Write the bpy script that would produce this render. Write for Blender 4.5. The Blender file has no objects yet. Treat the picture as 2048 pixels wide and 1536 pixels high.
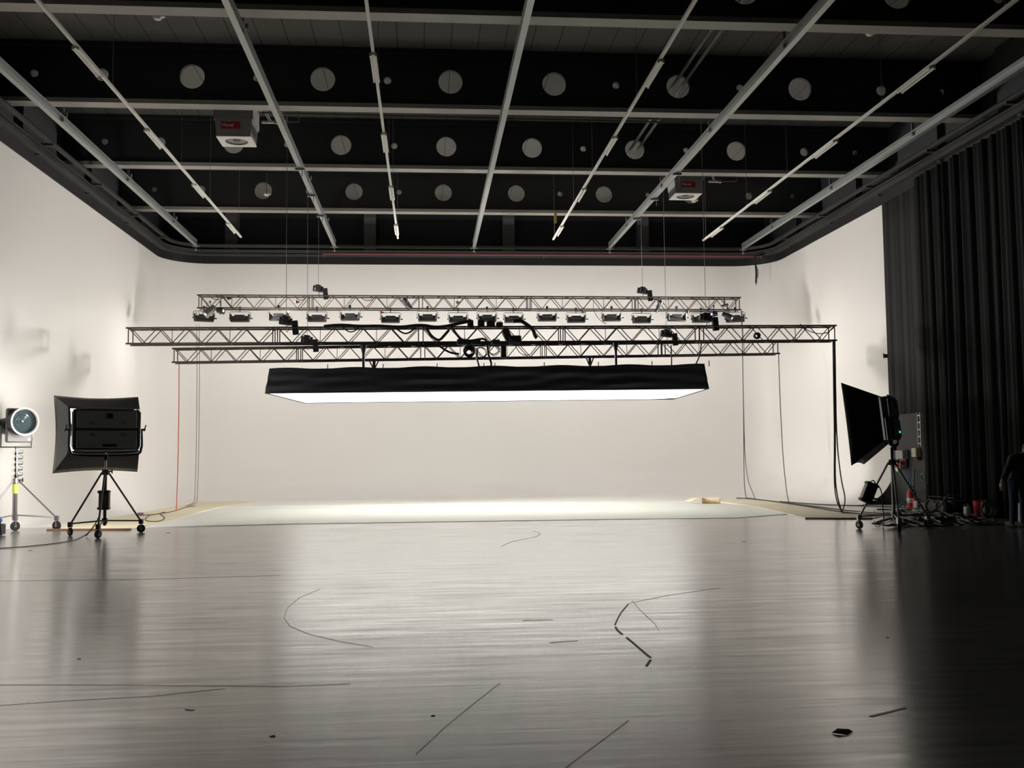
import bpy, math, random
from mathutils import Vector, Matrix
from mathutils.geometry import tessellate_polygon
PI = math.pi
rnd = random.Random(7)
SC = bpy.context.scene
COL = SC.collection

# ------------------------------------------------------------------ camera, world, exposure
F_PX, CX, CY = 2000.0, 1024.0, 768.0
EYE = Vector((0.0, 0.0, 1.6))
_fwd = Vector(((853 - CX) / F_PX, -(906 - CY) / F_PX, -1.0)).normalized()   # world +Y in camera axes
_hor = Vector((1.0, 0.011, 0.0))
_up = _hor.cross(_fwd).normalized()
if _up.y < 0: _up = -_up
_rt = _fwd.cross(_up).normalized()
CAMROT = Matrix((_rt, _fwd, _up))            # camera axes -> world axes
cam_data = bpy.data.cameras.new('camera')
cam = bpy.data.objects.new('camera', cam_data)
COL.objects.link(cam)
cam_data.sensor_width = 36.0
cam_data.lens = 36.0 * F_PX / 2048.0
cam_data.clip_end = 200
cam.matrix_world = Matrix.Translation(EYE) @ CAMROT.to_4x4()
SC.camera = cam

world = bpy.data.worlds.new('world')
SC.world = world
world.use_nodes = True
world.node_tree.nodes['Background'].inputs[0].default_value = (0.5, 0.55, 0.6, 1)
world.node_tree.nodes['Background'].inputs[1].default_value = 0.01

SC.view_settings.view_transform = 'Standard'
SC.view_settings.look = 'None'
SC.view_settings.gamma = 1.0
SC.view_settings.use_curve_mapping = False
SC.view_settings.exposure = 1.08
SC.cycles.max_bounces = 10
SC.cycles.diffuse_bounces = 9
SC.cycles.glossy_bounces = 4
SC.cycles.sample_clamp_indirect = 6.0

# lamp strengths (watts per square metre and steradian of each glowing face)
E_OVERHEAD, E_CYC, E_SOFT, E_SIDE, W_NEAR, W_SPOT = 1.3, 43.0, 10.0, 1.2, 65.0, 3300.0

def ray(px, py):
    return CAMROT @ Vector(((px - CX) / F_PX, -(py - CY) / F_PX, -1.0))
def at(px, py, Y):                            # the point of that line of sight at distance Y
    d = ray(px, py); return EYE + d * (Y / d.y)
def atx(px, py, X):
    d = ray(px, py); return EYE + d * (X / d.x)
def fl(px, py, z=0.0):
    d = ray(px, py); return EYE + d * ((z - EYE.z) / d.z)

# ------------------------------------------------------------------ materials
def mat(name, col, rough=0.5, metal=0.0, spec=0.5, emit=None, estr=0.0, noise=0.0, nscale=8.0, bump=0.0):
    m = bpy.data.materials.new(name); m.use_nodes = True
    nt = m.node_tree; b = nt.nodes['Principled BSDF']
    b.inputs['Base Color'].default_value = (*col, 1)
    b.inputs['Roughness'].default_value = rough
    b.inputs['Metallic'].default_value = metal
    b.inputs['Specular IOR Level'].default_value = spec
    if emit:
        b.inputs['Emission Color'].default_value = (*emit, 1)
        b.inputs['Emission Strength'].default_value = estr
    if noise or bump:
        tc = nt.nodes.new('ShaderNodeTexCoord')
        n = nt.nodes.new('ShaderNodeTexNoise'); n.inputs['Scale'].default_value = nscale; n.inputs['Detail'].default_value = 5
        nt.links.new(tc.outputs['Object'], n.inputs['Vector'])
        if noise:
            mx = nt.nodes.new('ShaderNodeMix'); mx.data_type = 'RGBA'
            mx.inputs[6].default_value = (*[c * (1 - noise) for c in col], 1)
            mx.inputs[7].default_value = (*[min(1, c * (1 + noise)) for c in col], 1)
            nt.links.new(n.outputs['Fac'], mx.inputs[0]); nt.links.new(mx.outputs[2], b.inputs['Base Color'])
        if bump:
            bp = nt.nodes.new('ShaderNodeBump'); bp.inputs['Strength'].default_value = bump; bp.inputs['Distance'].default_value = 0.02
            nt.links.new(n.outputs['Fac'], bp.inputs['Height']); nt.links.new(bp.outputs[0], b.inputs['Normal'])
    return m

def floor_material():
    m = bpy.data.materials.new('glossy_grey_floor_paint'); m.use_nodes = True
    nt = m.node_tree; N = nt.nodes.new; L = nt.links.new
    b = nt.nodes['Principled BSDF']
    geo = N('ShaderNodeNewGeometry')
    def mapping(sx, sy, rot=0):
        mp = N('ShaderNodeMapping'); mp.inputs['Scale'].default_value = (sx, sy, 1); mp.inputs['Rotation'].default_value = (0, 0, rot)
        L(geo.outputs['Position'], mp.inputs['Vector']); return mp
    def noise(mp, sc, det=4, rough=.5):
        n = N('ShaderNodeTexNoise'); n.inputs['Scale'].default_value = sc; n.inputs['Detail'].default_value = det
        n.inputs['Roughness'].default_value = rough; L(mp.outputs[0], n.inputs['Vector']); return n
    big = noise(mapping(1, 1), 0.55, 4)
    fine = noise(mapping(1, 1.5), 7.0, 6, .65)
    streak = noise(mapping(.16, 1.7), 5.0, 5, .6)
    dirt = noise(mapping(1, 1), 26.0, 3, .6)
    def math_(op, a, bb=None, c=None):
        x = N('ShaderNodeMath'); x.operation = op
        for i, v in enumerate((a, bb, c)):
            if v is None: continue
            if isinstance(v, (int, float)): x.inputs[i].default_value = v
            else: L(v, x.inputs[i])
        return x.outputs[0]
    # scratches: thin level lines of distorted noise, three directions
    scr = None
    for rot, sc, thr in ((0.15, .8, .006), (1.1, .6, .005), (2.3, .9, .005)):
        n = noise(mapping(1, .25, rot), sc, 1.0)
        a = math_('ABSOLUTE', math_('SUBTRACT', n.outputs['Fac'], .5))
        s = math_('LESS_THAN', a, thr * .5)
        gate = math_('GREATER_THAN', noise(mapping(1, 1, rot), 1.7, 2).outputs['Fac'], .57)
        s = math_('MULTIPLY', s, gate)
        scr = s if scr is None else math_('MAXIMUM', scr, s)
    ramp = N('ShaderNodeMix'); ramp.data_type = 'RGBA'
    ramp.inputs[6].default_value = (.15, .143, .137, 1); ramp.inputs[7].default_value = (.24, .23, .221, 1)
    mixv = math_('ADD', math_('MULTIPLY', big.outputs['Fac'], .45), math_('MULTIPLY', streak.outputs['Fac'], .55))
    L(mixv, ramp.inputs[0])
    dk = N('ShaderNodeMix'); dk.data_type = 'RGBA'; dk.inputs[7].default_value = (.05, .048, .045, 1)
    L(ramp.outputs[2], dk.inputs[6])
    spots = math_('GREATER_THAN', dirt.outputs['Fac'], .78)
    L(math_('MAXIMUM', math_('MULTIPLY', scr, .45), math_('MULTIPLY', spots, .5)), dk.inputs[0])
    L(dk.outputs[2], b.inputs['Base Color'])
    rr = math_('ADD', .07, math_('MULTIPLY', streak.outputs['Fac'], .24))
    rr = math_('ADD', rr, math_('MULTIPLY', big.outputs['Fac'], .06))
    L(rr, b.inputs['Roughness'])
    b.inputs['IOR'].default_value = 10.0
    b.inputs['Anisotropic'].default_value = .5
    tg = N('ShaderNodeCombineXYZ'); tg.inputs[1].default_value = 1.0; L(tg.outputs[0], b.inputs['Tangent'])
    wav = noise(mapping(.22, 2.2), 3.0, 4, .55)
    bp = N('ShaderNodeBump'); bp.inputs['Strength'].default_value = .24; bp.inputs['Distance'].default_value = .006
    L(math_('ADD', math_('ADD', wav.outputs['Fac'], math_('MULTIPLY', streak.outputs['Fac'], .8)), math_('MULTIPLY', fine.outputs['Fac'], .06)), bp.inputs['Height'])
    L(bp.outputs[0], b.inputs['Normal'])
    return m

def deck_material():
    m = mat('dark_ceiling_deck', (.06, .06, .056), .8)
    nt = m.node_tree; N = nt.nodes.new; L = nt.links.new
    geo = N('ShaderNodeNewGeometry'); sep = N('ShaderNodeSeparateXYZ'); L(geo.outputs['Position'], sep.inputs[0])
    md = N('ShaderNodeMath'); md.operation = 'PINGPONG'; md.inputs[1].default_value = .31; L(sep.outputs['X'], md.inputs[0])
    ls = N('ShaderNodeMath'); ls.operation = 'LESS_THAN'; ls.inputs[1].default_value = .008; L(md.outputs[0], ls.inputs[0])
    no = N('ShaderNodeTexNoise'); no.inputs['Scale'].default_value = 1.3; L(geo.outputs['Position'], no.inputs['Vector'])
    a = N('ShaderNodeMix'); a.data_type = 'RGBA'; a.inputs[6].default_value = (.14, .137, .128, 1); a.inputs[7].default_value = (.185, .182, .17, 1)
    L(no.outputs['Fac'], a.inputs[0])
    c = N('ShaderNodeMix'); c.data_type = 'RGBA'; c.inputs[7].default_value = (.01, .01, .01, 1)
    L(a.outputs[2], c.inputs[6]); L(ls.outputs[0], c.inputs[0]); L(c.outputs[2], nt.nodes['Principled BSDF'].inputs['Base Color'])
    return m

M_FLOOR = floor_material()
M_DECK = deck_material()
M_CYC = mat('warm_white_cyclorama_paint', (.88, .853, .822), .42, spec=.35, noise=.02, nscale=.4)
M_VINYL = mat('white_floor_vinyl', (.70, .72, .66), .3, noise=.02, nscale=.6)
M_BOARD = mat('cream_board', (.78, .70, .50), .6, noise=.04, nscale=2)
M_BROWN = mat('brown_hardboard', (.22, .12, .06), .6, noise=.1, nscale=6)
M_BEAM = mat('dark_beam_paint', (.025, .026, .028), .6)
M_FLANGE = mat('grey_flange_paint', (.42, .405, .37), .55, noise=.08, nscale=3)
M_WALL = mat('dark_wall_paint', (.035, .036, .04), .8, noise=.1, nscale=2)
M_COLUMN = mat('grey_column_paint', (.03, .03, .033), .7)
M_BACKCOL = mat('grey_back_column_paint', (.16, .16, .165), .7)
M_BLACK = mat('black_paint', (.012, .012, .013), .5)
M_RIM = mat('dark_rim_metal', (.06, .06, .057), .45)
M_GALV = mat('galvanised_steel', (.42, .44, .43), .42, metal=.6, noise=.06, nscale=5)
M_ALU = mat('dark_truss_tube', (.075, .062, .05), .45, metal=.3)
M_CHROME = mat('chrome', (.75, .74, .74), .15, metal=1)
M_STEEL = mat('dull_steel', (.35, .33, .32), .35, metal=.8)
M_PLASTIC = mat('black_plastic', (.014, .015, .016), .38)
M_GREYBLK = mat('charcoal_enamel', (.035, .036, .037), .45)
M_REAR = mat('charcoal_rear_cover', (.24, .255, .245), .5)
M_CLOTH = mat('black_skirt_cloth', (.030, .033, .040), .6, bump=.2, nscale=20)
M_VELVET = mat('black_velvet', (.0055, .0055, .006), .9, noise=.25, nscale=4)
M_FELT = mat('charcoal_felt', (.019, .0185, .019), .9, noise=.12, nscale=3)
M_PANEL = mat('charcoal_wall_panel', (.03, .032, .032), .6, noise=.1, nscale=2)
M_WHITE = mat('white_enamel', (.88, .86, .80), .35)
M_TUBE = mat('white_tube_glass', (.92, .90, .84), .2)
M_GREYUNIT = mat('grey_unit_enamel', (.30, .30, .29), .5)
M_RED = mat('red_label', (.45, .012, .02), .45)
M_REDP = mat('red_paint', (.55, .03, .025), .4)
M_REDPIPE = mat('dull_red_pipe', (.12, .03, .03), .5)
M_REDCABLE = mat('red_cable_sheath', (.62, .12, .08), .5)
M_GREYCABLE = mat('grey_cable_sheath', (.12, .115, .11), .5)
M_CABLE = mat('black_cable_sheath', (.02, .02, .021), .5)
M_RUBBER = mat('black_rubber', (.02, .02, .02), .55)
M_YELLOW = mat('yellow_tape', (.75, .80, .16), .5)
M_YSTRAP = mat('yellow_webbing', (.62, .50, .08), .6)
M_BLUE = mat('blue_plastic', (.03, .12, .5), .4)
M_GLASS = mat('fresnel_lens_glass', (.05, .075, .08), .12, spec=.8)
M_BEIGE = mat('beige_plastic', (.55, .52, .36), .5)
M_GREYBOX = mat('grey_plastic', (.40, .39, .40), .5)
M_GREEN = mat('green_ring_plastic', (.10, .35, .2), .5)
M_BRASS = mat('brass', (.5, .33, .1), .3, metal=1)
M_DIM = mat('taupe_case_fabric', (.10, .09, .085), .7)
M_CANISTER = mat('translucent_white_plastic', (.72, .72, .64), .4)
M_SKIN = mat('skin', (.45, .28, .2), .55)
M_JACKET = mat('black_jacket_cloth', (.012, .012, .014), .8, bump=.2, nscale=12)
M_JEANS = mat('blue_denim', (.018, .035, .075), .8, noise=.2, nscale=8)
M_HAIR = mat('dark_hair', (.012, .01, .008), .6)
M_SHOE = mat('black_shoe', (.02, .02, .02), .6)
M_PALE = mat('pale_rubber', (.6, .6, .58), .5)
M_PAPER = mat('kraft_paper', (.82, .66, .42), .6)
M_TAPE = mat('black_tape', (.02, .02, .02), .5)
G_OVER = mat('glowing_overhead_diffuser', (.8, .8, .8), .6, emit=(1, .985, .93), estr=E_OVERHEAD)
G_CYC = mat('glowing_panel_face', (.8, .8, .8), .6, emit=(1, .965, .925), estr=E_CYC)
G_SOFT = mat('glowing_soft_fabric', (.8, .8, .8), .6, emit=(1, .97, .93), estr=E_SOFT)
G_SIDE = mat('glowing_side_fabric', (.8, .8, .8), .6, emit=(1, .97, .93), estr=E_SIDE)
G_LED = mat('green_indicator', (.02, .3, .2), .4, emit=(.05, 1, .6), estr=.6)

# ------------------------------------------------------------------ mesh builder
class MB:
    def __init__(s, M=None): s.v = []; s.f = []; s.M = M or Matrix.Identity(4)
    def add(s, vs, fs):
        k = len(s.v); s.v += [s.M @ Vector(p) for p in vs]; s.f += [tuple(i + k for i in f) for f in fs]; return s
    def box(s, c, size, R=None, top=None):
        x, y, z = [d / 2 for d in size]; t = top or (1, 1)
        vs = [(-x, -y, -z), (x, -y, -z), (x, y, -z), (-x, y, -z),
              (-x * t[0], -y * t[1], z), (x * t[0], -y * t[1], z), (x * t[0], y * t[1], z), (-x * t[0], y * t[1], z)]
        c = Vector(c)
        vs = [c + (R @ Vector(p) if R else Vector(p)) for p in vs]
        return s.add(vs, [(3, 2, 1, 0), (4, 5, 6, 7), (0, 1, 5, 4), (1, 2, 6, 5), (2, 3, 7, 6), (3, 0, 4, 7)])
    def rbox(s, c, size, r=.01, R=None):                 # box with chamfered edges
        x, y, z = [d / 2 for d in size]; r = min(r, x * .9, y * .9, z * .9); c = Vector(c)
        def T(p): return c + (R @ Vector(p) if R else Vector(p))
        ring = [(x - r, -y), (x, -y + r), (x, y - r), (x - r, y), (-x + r, y), (-x, y - r), (-x, -y + r), (-x + r, -y)]
        ins = [(math.copysign(min(abs(a), x - r), a), math.copysign(min(abs(b), y - r), b)) for a, b in ring]
        vs = []
        for rg, zz in ((ins, -z), (ring, -z + r), (ring, z - r), (ins, z)): vs += [T((a, b, zz)) for a, b in rg]
        fs = [tuple(range(7, -1, -1)), tuple(range(24, 32))]
        for k in range(3):
            for i in range(8): j = (i + 1) % 8; fs.append((k * 8 + i, k * 8 + j, k * 8 + 8 + j, k * 8 + 8 + i))
        return s.add(vs, fs)
    def cone(s, p0, p1, r0, r1=None, n=12, caps=True):
        p0, p1 = Vector(p0), Vector(p1); r1 = r0 if r1 is None else r1
        d = (p1 - p0).normalized(); a = d.orthogonal().normalized(); b = d.cross(a)
        vs = []
        for p, r in ((p0, r0), (p1, r1)):
            vs += [p + (a * math.cos(2 * PI * i / n) + b * math.sin(2 * PI * i / n)) * r for i in range(n)]
        fs = [(i, (i + 1) % n, n + (i + 1) % n, n + i) for i in range(n)]
        if caps: fs += [tuple(range(n - 1, -1, -1)), tuple(range(n, 2 * n))]
        return s.add(vs, fs)
    def tube(s, pts, r, n=8, closed=False, smooth=0):
        P = [Vector(p) for p in pts]
        for _ in range(smooth):
            Q = [] if closed else [P[0]]
            rng = range(len(P)) if closed else range(len(P) - 1)
            for i in rng:
                a, b = P[i], P[(i + 1) % len(P)]; Q += [a.lerp(b, .25), a.lerp(b, .75)]
            if not closed: Q.append(P[-1])
            P = Q
        m = len(P); vs = []; prev = None
        for i, p in enumerate(P):
            if closed: d = P[(i + 1) % m] - P[i - 1]
            else: d = P[min(i + 1, m - 1)] - P[max(i - 1, 0)]
            d = d.normalized() if d.length > 1e-9 else Vector((0, 0, 1))
            a = d.orthogonal().normalized() if prev is None else (prev - d * prev.dot(d))
            a = a.normalized() if a.length > 1e-6 else d.orthogonal().normalized()
            prev = a; b = d.cross(a)
            vs += [p + (a * math.cos(2 * PI * k / n) + b * math.sin(2 * PI * k / n)) * r for k in range(n)]
        fs = []
        for i in range(m if closed else m - 1):
            j = (i + 1) % m
            fs += [(i * n + k, i * n + (k + 1) % n, j * n + (k + 1) % n, j * n + k) for k in range(n)]
        if not closed: fs += [tuple(range(n - 1, -1, -1)), tuple(range((m - 1) * n, m * n))]
        return s.add(vs, fs)
    def lathe(s, prof, c=(0, 0, 0), R=None, n=24, caps=True):        # prof (radius, height), revolved about local z
        c = Vector(c); vs = []
        for r, h in prof:
            for i in range(n):
                p = Vector((r * math.cos(2 * PI * i / n), r * math.sin(2 * PI * i / n), h)); vs.append(c + (R @ p if R else p))
        fs = []
        for k in range(len(prof) - 1):
            for i in range(n): j = (i + 1) % n; fs.append((k * n + i, k * n + j, k * n + n + j, k * n + n + i))
        if caps and prof[0][0] > 1e-6: fs.append(tuple(range(n - 1, -1, -1)))
        if caps and prof[-1][0] > 1e-6: fs.append(tuple(range((len(prof) - 1) * n, len(prof) * n)))
        return s.add(vs, fs)
    def grid(s, fn, nu, nv):
        vs = [fn(i / nu, j / nv) for i in range(nu + 1) for j in range(nv + 1)]; w = nv + 1
        return s.add(vs, [(i * w + j, (i + 1) * w + j, (i + 1) * w + j + 1, i * w + j + 1) for i in range(nu) for j in range(nv)])
    def prism(s, poly, z0, z1):
        n = len(poly)
        return s.add([(*p, z0) for p in poly] + [(*p, z1) for p in poly],
                     [tuple(range(n - 1, -1, -1)), tuple(range(n, 2 * n))] + [(i, (i + 1) % n, n + (i + 1) % n, n + i) for i in range(n)])
    def sphere(s, c, r, n=14, sc=(1, 1, 1)):
        prof = [(math.sin(PI * i / n) * 1.0, -math.cos(PI * i / n)) for i in range(n + 1)]
        c = Vector(c); m = 2 * n; vs = []
        for a, h in prof: vs += [c + Vector((a * math.cos(2 * PI * k / m) * sc[0], a * math.sin(2 * PI * k / m) * sc[1], h * sc[2])) * r for k in range(m)]
        return s.add(vs, [(k * m + i, k * m + (i + 1) % m, k * m + m + (i + 1) % m, k * m + m + i) for k in range(n) for i in range(m)])
    def build(s, name, m, parent=None, smooth=True, solid=0.0):
        me = bpy.data.meshes.new(name); me.from_pydata([tuple(p) for p in s.v], [], s.f); me.validate(); me.update()
        if smooth: me.shade_smooth(); me.set_sharp_from_angle(angle=math.radians(38))
        me.materials.append(m)
        o = bpy.data.objects.new(name, me); COL.objects.link(o)
        if parent: o.parent = parent
        if solid:
            md = o.modifiers.new('thickness', 'SOLIDIFY'); md.thickness = solid; md.offset = 0
        return o

def tag(o, label, cat, group=None, kind=None):
    o['label'] = label; o['category'] = cat
    if group: o['group'] = group
    if kind: o['kind'] = kind
    return o
def thing(name, label, cat, loc=(0, 0, 0), rz=0.0, group=None):
    o = bpy.data.objects.new(name, None); COL.objects.link(o); o.location = loc; o.rotation_euler = (0, 0, rz); o.empty_display_size = .1
    return tag(o, label, cat, group)
def struct(o): o['kind'] = 'structure'; return o
def copy_tree(o, parent=None):
    c = o.copy(); COL.objects.link(c)
    if parent: c.parent = parent
    for ch in o.children: copy_tree(ch, c)
    return c
def rotm(ax, a): return Matrix.Rotation(a, 3, ax)
ORD = ['first', 'second', 'third', 'fourth', 'fifth', 'sixth', 'seventh', 'eighth', 'ninth', 'tenth', 'eleventh', 'twelfth',
       'thirteenth', 'fourteenth', 'fifteenth', 'sixteenth', 'seventeenth']

# ------------------------------------------------------------------ the hall
XL, XR, YB = -9.39, 13.15, 37.1              # cyclorama faces
ZC = 8.63                                   # cyclorama top
WL, WR, WB, WF = -9.95, 13.65, 38.9, -7.0  # hall walls
ZD = 11.03                                  # ceiling deck
struct(MB().box(((WL + WR) / 2, (WF + WB) / 2, -.1), (WR - WL + .6, WB - WF + .6, .2)).build('floor', M_FLOOR))
struct(MB().box(((WL + WR) / 2, (WF + WB) / 2, ZD + .1), (WR - WL + .6, WB - WF + .6, .2)).build('ceiling', M_DECK))
struct(MB().box((WL - .15, (WF + WB) / 2, ZD / 2), (.3, WB - WF + .6, ZD)).build('wall_left', M_WALL))
struct(MB().box((WR + .15, (WF + WB) / 2, ZD / 2), (.3, WB - WF + .6, ZD)).build('wall_right', M_WALL))
struct(MB().box(((WL + WR) / 2, WB + .15, ZD / 2), (WR - WL, .3, ZD)).build('wall_back', M_WALL))
struct(MB().box(((WL + WR) / 2, WF - .15, ZD / 2), (WR - WL, .3, ZD)).build('wall_front', M_WALL))

YE = atx(1772, 500, XR).y                     # near end of the right white wall
def u_path(inset=0.0, r=1.55, y0=23.9, y1=YE, n=10):
    """plan of the cyclorama: points and inward normals from the left wall's near end round to the right wall's"""
    pts = []
    for i in range(7): pts.append(((XL, y0 + (YB - r - y0) * i / 7), (1, 0)))
    for i in range(n + 1):
        a = PI - PI / 2 * i / n; pts.append(((XL + r + r * math.cos(a), YB - r + r * math.sin(a)), (-math.cos(a), -math.sin(a))))
    for i in range(1, 8): pts.append(((XL + r + (XR - XL - 2 * r) * i / 8, YB), (0, -1)))
    for i in range(n + 1):
        a = PI / 2 - PI / 2 * i / n; pts.append(((XR - r + r * math.cos(a), YB - r + r * math.sin(a)), (-math.cos(a), -math.sin(a))))
    for i in range(1, 8): pts.append(((XR, YB - r + (y1 - YB + r) * i / 7), (-1, 0)))
    return pts
def sweep(path, prof, closed=False):
    """prof: (distance in from the wall face, height)"""
    mb = MB(); k = len(prof); vs = []
    for (x, y), (nx, ny) in path: vs += [(x + nx * d, y + ny * d, z) for d, z in prof]
    fs = []
    for i in range(len(path) - 1):
        for j in range(k if closed else k - 1):
            jj = (j + 1) % k; fs.append((i * k + j, i * k + jj, (i + 1) * k + jj, (i + 1) * k + j))
    if closed: fs += [tuple(range(k)), tuple(range((len(path) - 1) * k, len(path) * k))[::-1]]
    mb.add(vs, fs); return mb
CR = 1.15
def cyc_profile(c):
    return [(c + .05, .002), (c, .003)] + [(c - c * math.sin(a), .003 + c - c * math.cos(a)) for a in [PI / 2 * i / 10 for i in range(1, 11)]] + \
           [(0, 2.5), (0, 4.0), (0, 5.5), (0, 7.0), (0, ZC), (-.12, ZC), (-.12, 0)]
pth = [((XL, y), (1, 0)) for y in (10, 14, 18, 21, 23.4, 24.5, 25.5, 26.5, 27.5)] + u_path(y0=28.5)
mb = MB(); vs = []; k = len(cyc_profile(CR))
for (x, y), (nx, ny) in pth:
    c = CR if nx < .99 else max(.02, CR * min(1, max(0, (y - 23.4) / 5)))
    vs += [(x + nx * d, y + ny * d, z) for d, z in cyc_profile(c)]
mb.add(vs, [(i * k + j, i * k + j + 1, (i + 1) * k + j + 1, (i + 1) * k + j) for i in range(len(pth) - 1) for j in range(k - 1)])
struct(mb.build('wall_cyclorama', M_CYC))
struct(MB().prism([(XL, 23.9), (6.9, 23.75), (8.4, 24.5), (XR, 24.5), (XR, YB - .02), (XL, YB - .02)], 0, .0025).build('floor_white', M_CYC, smooth=False))
# rim round the top of the cyclorama, carried on along the curtain
rimp = u_path(y0=10.0, y1=8.0)
struct(sweep(rimp, [(-.14, ZC - .02), (.03, ZC - .02), (.03, ZC + .26), (-.14, ZC + .26)], True).build('trim_1', M_BLACK))
rim2 = sweep(rimp, [(.02, ZC + .26), (.22, ZC + .26), (.22, ZC + .31), (.16, ZC + .31), (.16, ZC + .42), (.22, ZC + .42), (.22, ZC + .47), (.02, ZC + .47)], True)
struct(rim2.build('trim_2', M_RIM))
rim3 = sweep(rimp, [(.34, ZC + .52), (.42, ZC + .52), (.42, ZC + .62), (.34, ZC + .62)], True)
for y in (14, 17.5, 21, 24.6, 28.2, 31.8, 35):
    rim3.box((XL + .22, y, ZC + .5), (.46, .12, .06)); rim3.box((XL + .02, y, ZC + .28), (.22, .16, .1))
for y in (10, 13.5, 17, 20.5, 24, 27.5, 31, 34.5):
    rim3.box((XR - .22, y, ZC + .5), (.46, .12, .06)); rim3.box((XR - .02, y, ZC + .28), (.22, .16, .1))
struct(rim3.build('trim_3', M_RIM))

# ceiling girders with round openings through the web
ZB = 9.6
def girder(y):
    x0, x1 = WL, WR; z0, z1 = ZB + .1, ZD - .1; t = .10
    hx_ = lambda *a: [at(q, 165, 23.03).x for q in a]
    big = hx_(385, 646, 901, 1108, 1355, 1598)
    holes = [(x, .285) for x in big] + list(zip(hx_(70, 205, 515, 775, 1231, 1478, 1760, 1880), (.09, .15, .09, .09, .085, .085, .125, .075)))
    zc = ZB + .69
    outer = [(x0, z0), (x1, z0), (x1, z1), (x0, z1)]
    loops = [[Vector((a, b, 0)) for a, b in outer]]
    for hx, hr in holes:
        n = 32 if hr > .2 else 18
        loops.append([Vector((hx + hr * math.cos(-2 * PI * i / n), zc + hr * math.sin(-2 * PI * i / n), 0)) for i in range(n)])
    tris = tessellate_polygon(loops)
    flat = [p for l in loops for p in l]; k = len(flat)
    mb = MB(); vs = [(p.x, y - t / 2, p.y) for p in flat] + [(p.x, y + t / 2, p.y) for p in flat]
    fs = [tuple(f) for f in tris] + [tuple(i + k for i in reversed(f)) for f in tris]
    o = 0
    for l in loops:
        n = len(l); fs += [(o + i, o + (i + 1) % n, k + o + (i + 1) % n, k + o + i) for i in range(n)]; o += n
    mb.add(vs, fs)
    g = struct(mb.build('ceiling_beam', M_BEAM, smooth=False))
    MB().box(((x0 + x1) / 2, y, ZB + .05), (x1 - x0, .36, .1)).build('bottom_flange', M_FLANGE, g)
    MB().box(((x0 + x1) / 2, y, ZD - .06), (x1 - x0, .36, .1)).build('top_flange', M_BEAM, g)
    return g
BEAMS = [12.97, 18.0, 23.03, 28.03, 33.08]
for y in BEAMS: girder(y)
for px in (463, 740, 1017, 1285):
    p = at(px, 462, WB - .2)
    struct(MB().box((p.x, WB - .15, ZB + .2), (.46, .3, 2.8)).build('column', M_BACKCOL))
struct(MB().box(((WL + WR) / 2, WB - .25, ZB + .25 - 1.35), (WR - WL, .5, .14)).build('trim_4', M_RIM))
for y in (15.9, 20.9, 25.9, 30.9, 36):
    for xx in (WL + .1, WR - .1): struct(MB().box((xx, y, ZB + .5), (.2, 2.2, 1.8)).build('trim_5', M_COLUMN))

# ------------------------------------------------------------------ ceiling rails
ZR = 1.6 + 7.5
rail_x = [-8.19, -3.28, 1.775, 6.81, 11.87]
rail_names = ['far left steel rail hung under the ceiling beside the left rim', 'second steel ceiling rail from the left, passing the grey fan heater',
              'middle steel ceiling rail of the five running towards the white wall', 'fourth steel ceiling rail from the left, passing the farther fan heater',
              'far right steel rail hung under the ceiling beside the black curtain']
for i, x in enumerate(rail_x):
    y0, y1 = 9.0, 36.2
    t = thing('ceiling_rail', rail_names[i], 'rail', (x, y0, ZR), 0, 'steel ceiling rails')
    mb = MB(); L = y1 - y0
    mb.box((0, L / 2, .01), (.12, L, .02)).box((0, L / 2, .19), (.12, L, .02)).box((-.05 if x < 1 else .05, L / 2, .1), (.015, L, .16))
    mb.build('rail_profile', M_GALV, t, smooth=False)
    for b in BEAMS:
        if y0 < b < y1:
            c = MB().box((0, b - y0, .26), (.05, .05, (ZB - ZR) - .19)).cone((.07, b - y0, .2), (.07, b - y0, .3), .035, n=10)
            c.build('beam_clamp', M_STEEL, t)
    e = MB().box((0, L + .02, -.03), (.26, .05, .03)).cone((0, L + .02, -.2), (0, L + .02, .0), .018, n=8).box((0, L + .02, -.16), (.09, .05, .04)).cone((0, L + .02, -.05), (0, L + .02, .2), .04, n=8)
    e.build('end_stop', M_GALV, t)
    if i in (1, 3):
        for yy in (26.2, 28.9, 31.4): MB().box((.0, yy - y0, -.03), (.24, .08, .06)).cone((.06, yy - y0, -.04), (.06, yy - y0, -.22), .012, n=6).build('cable_trolley', M_STEEL, t)

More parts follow.
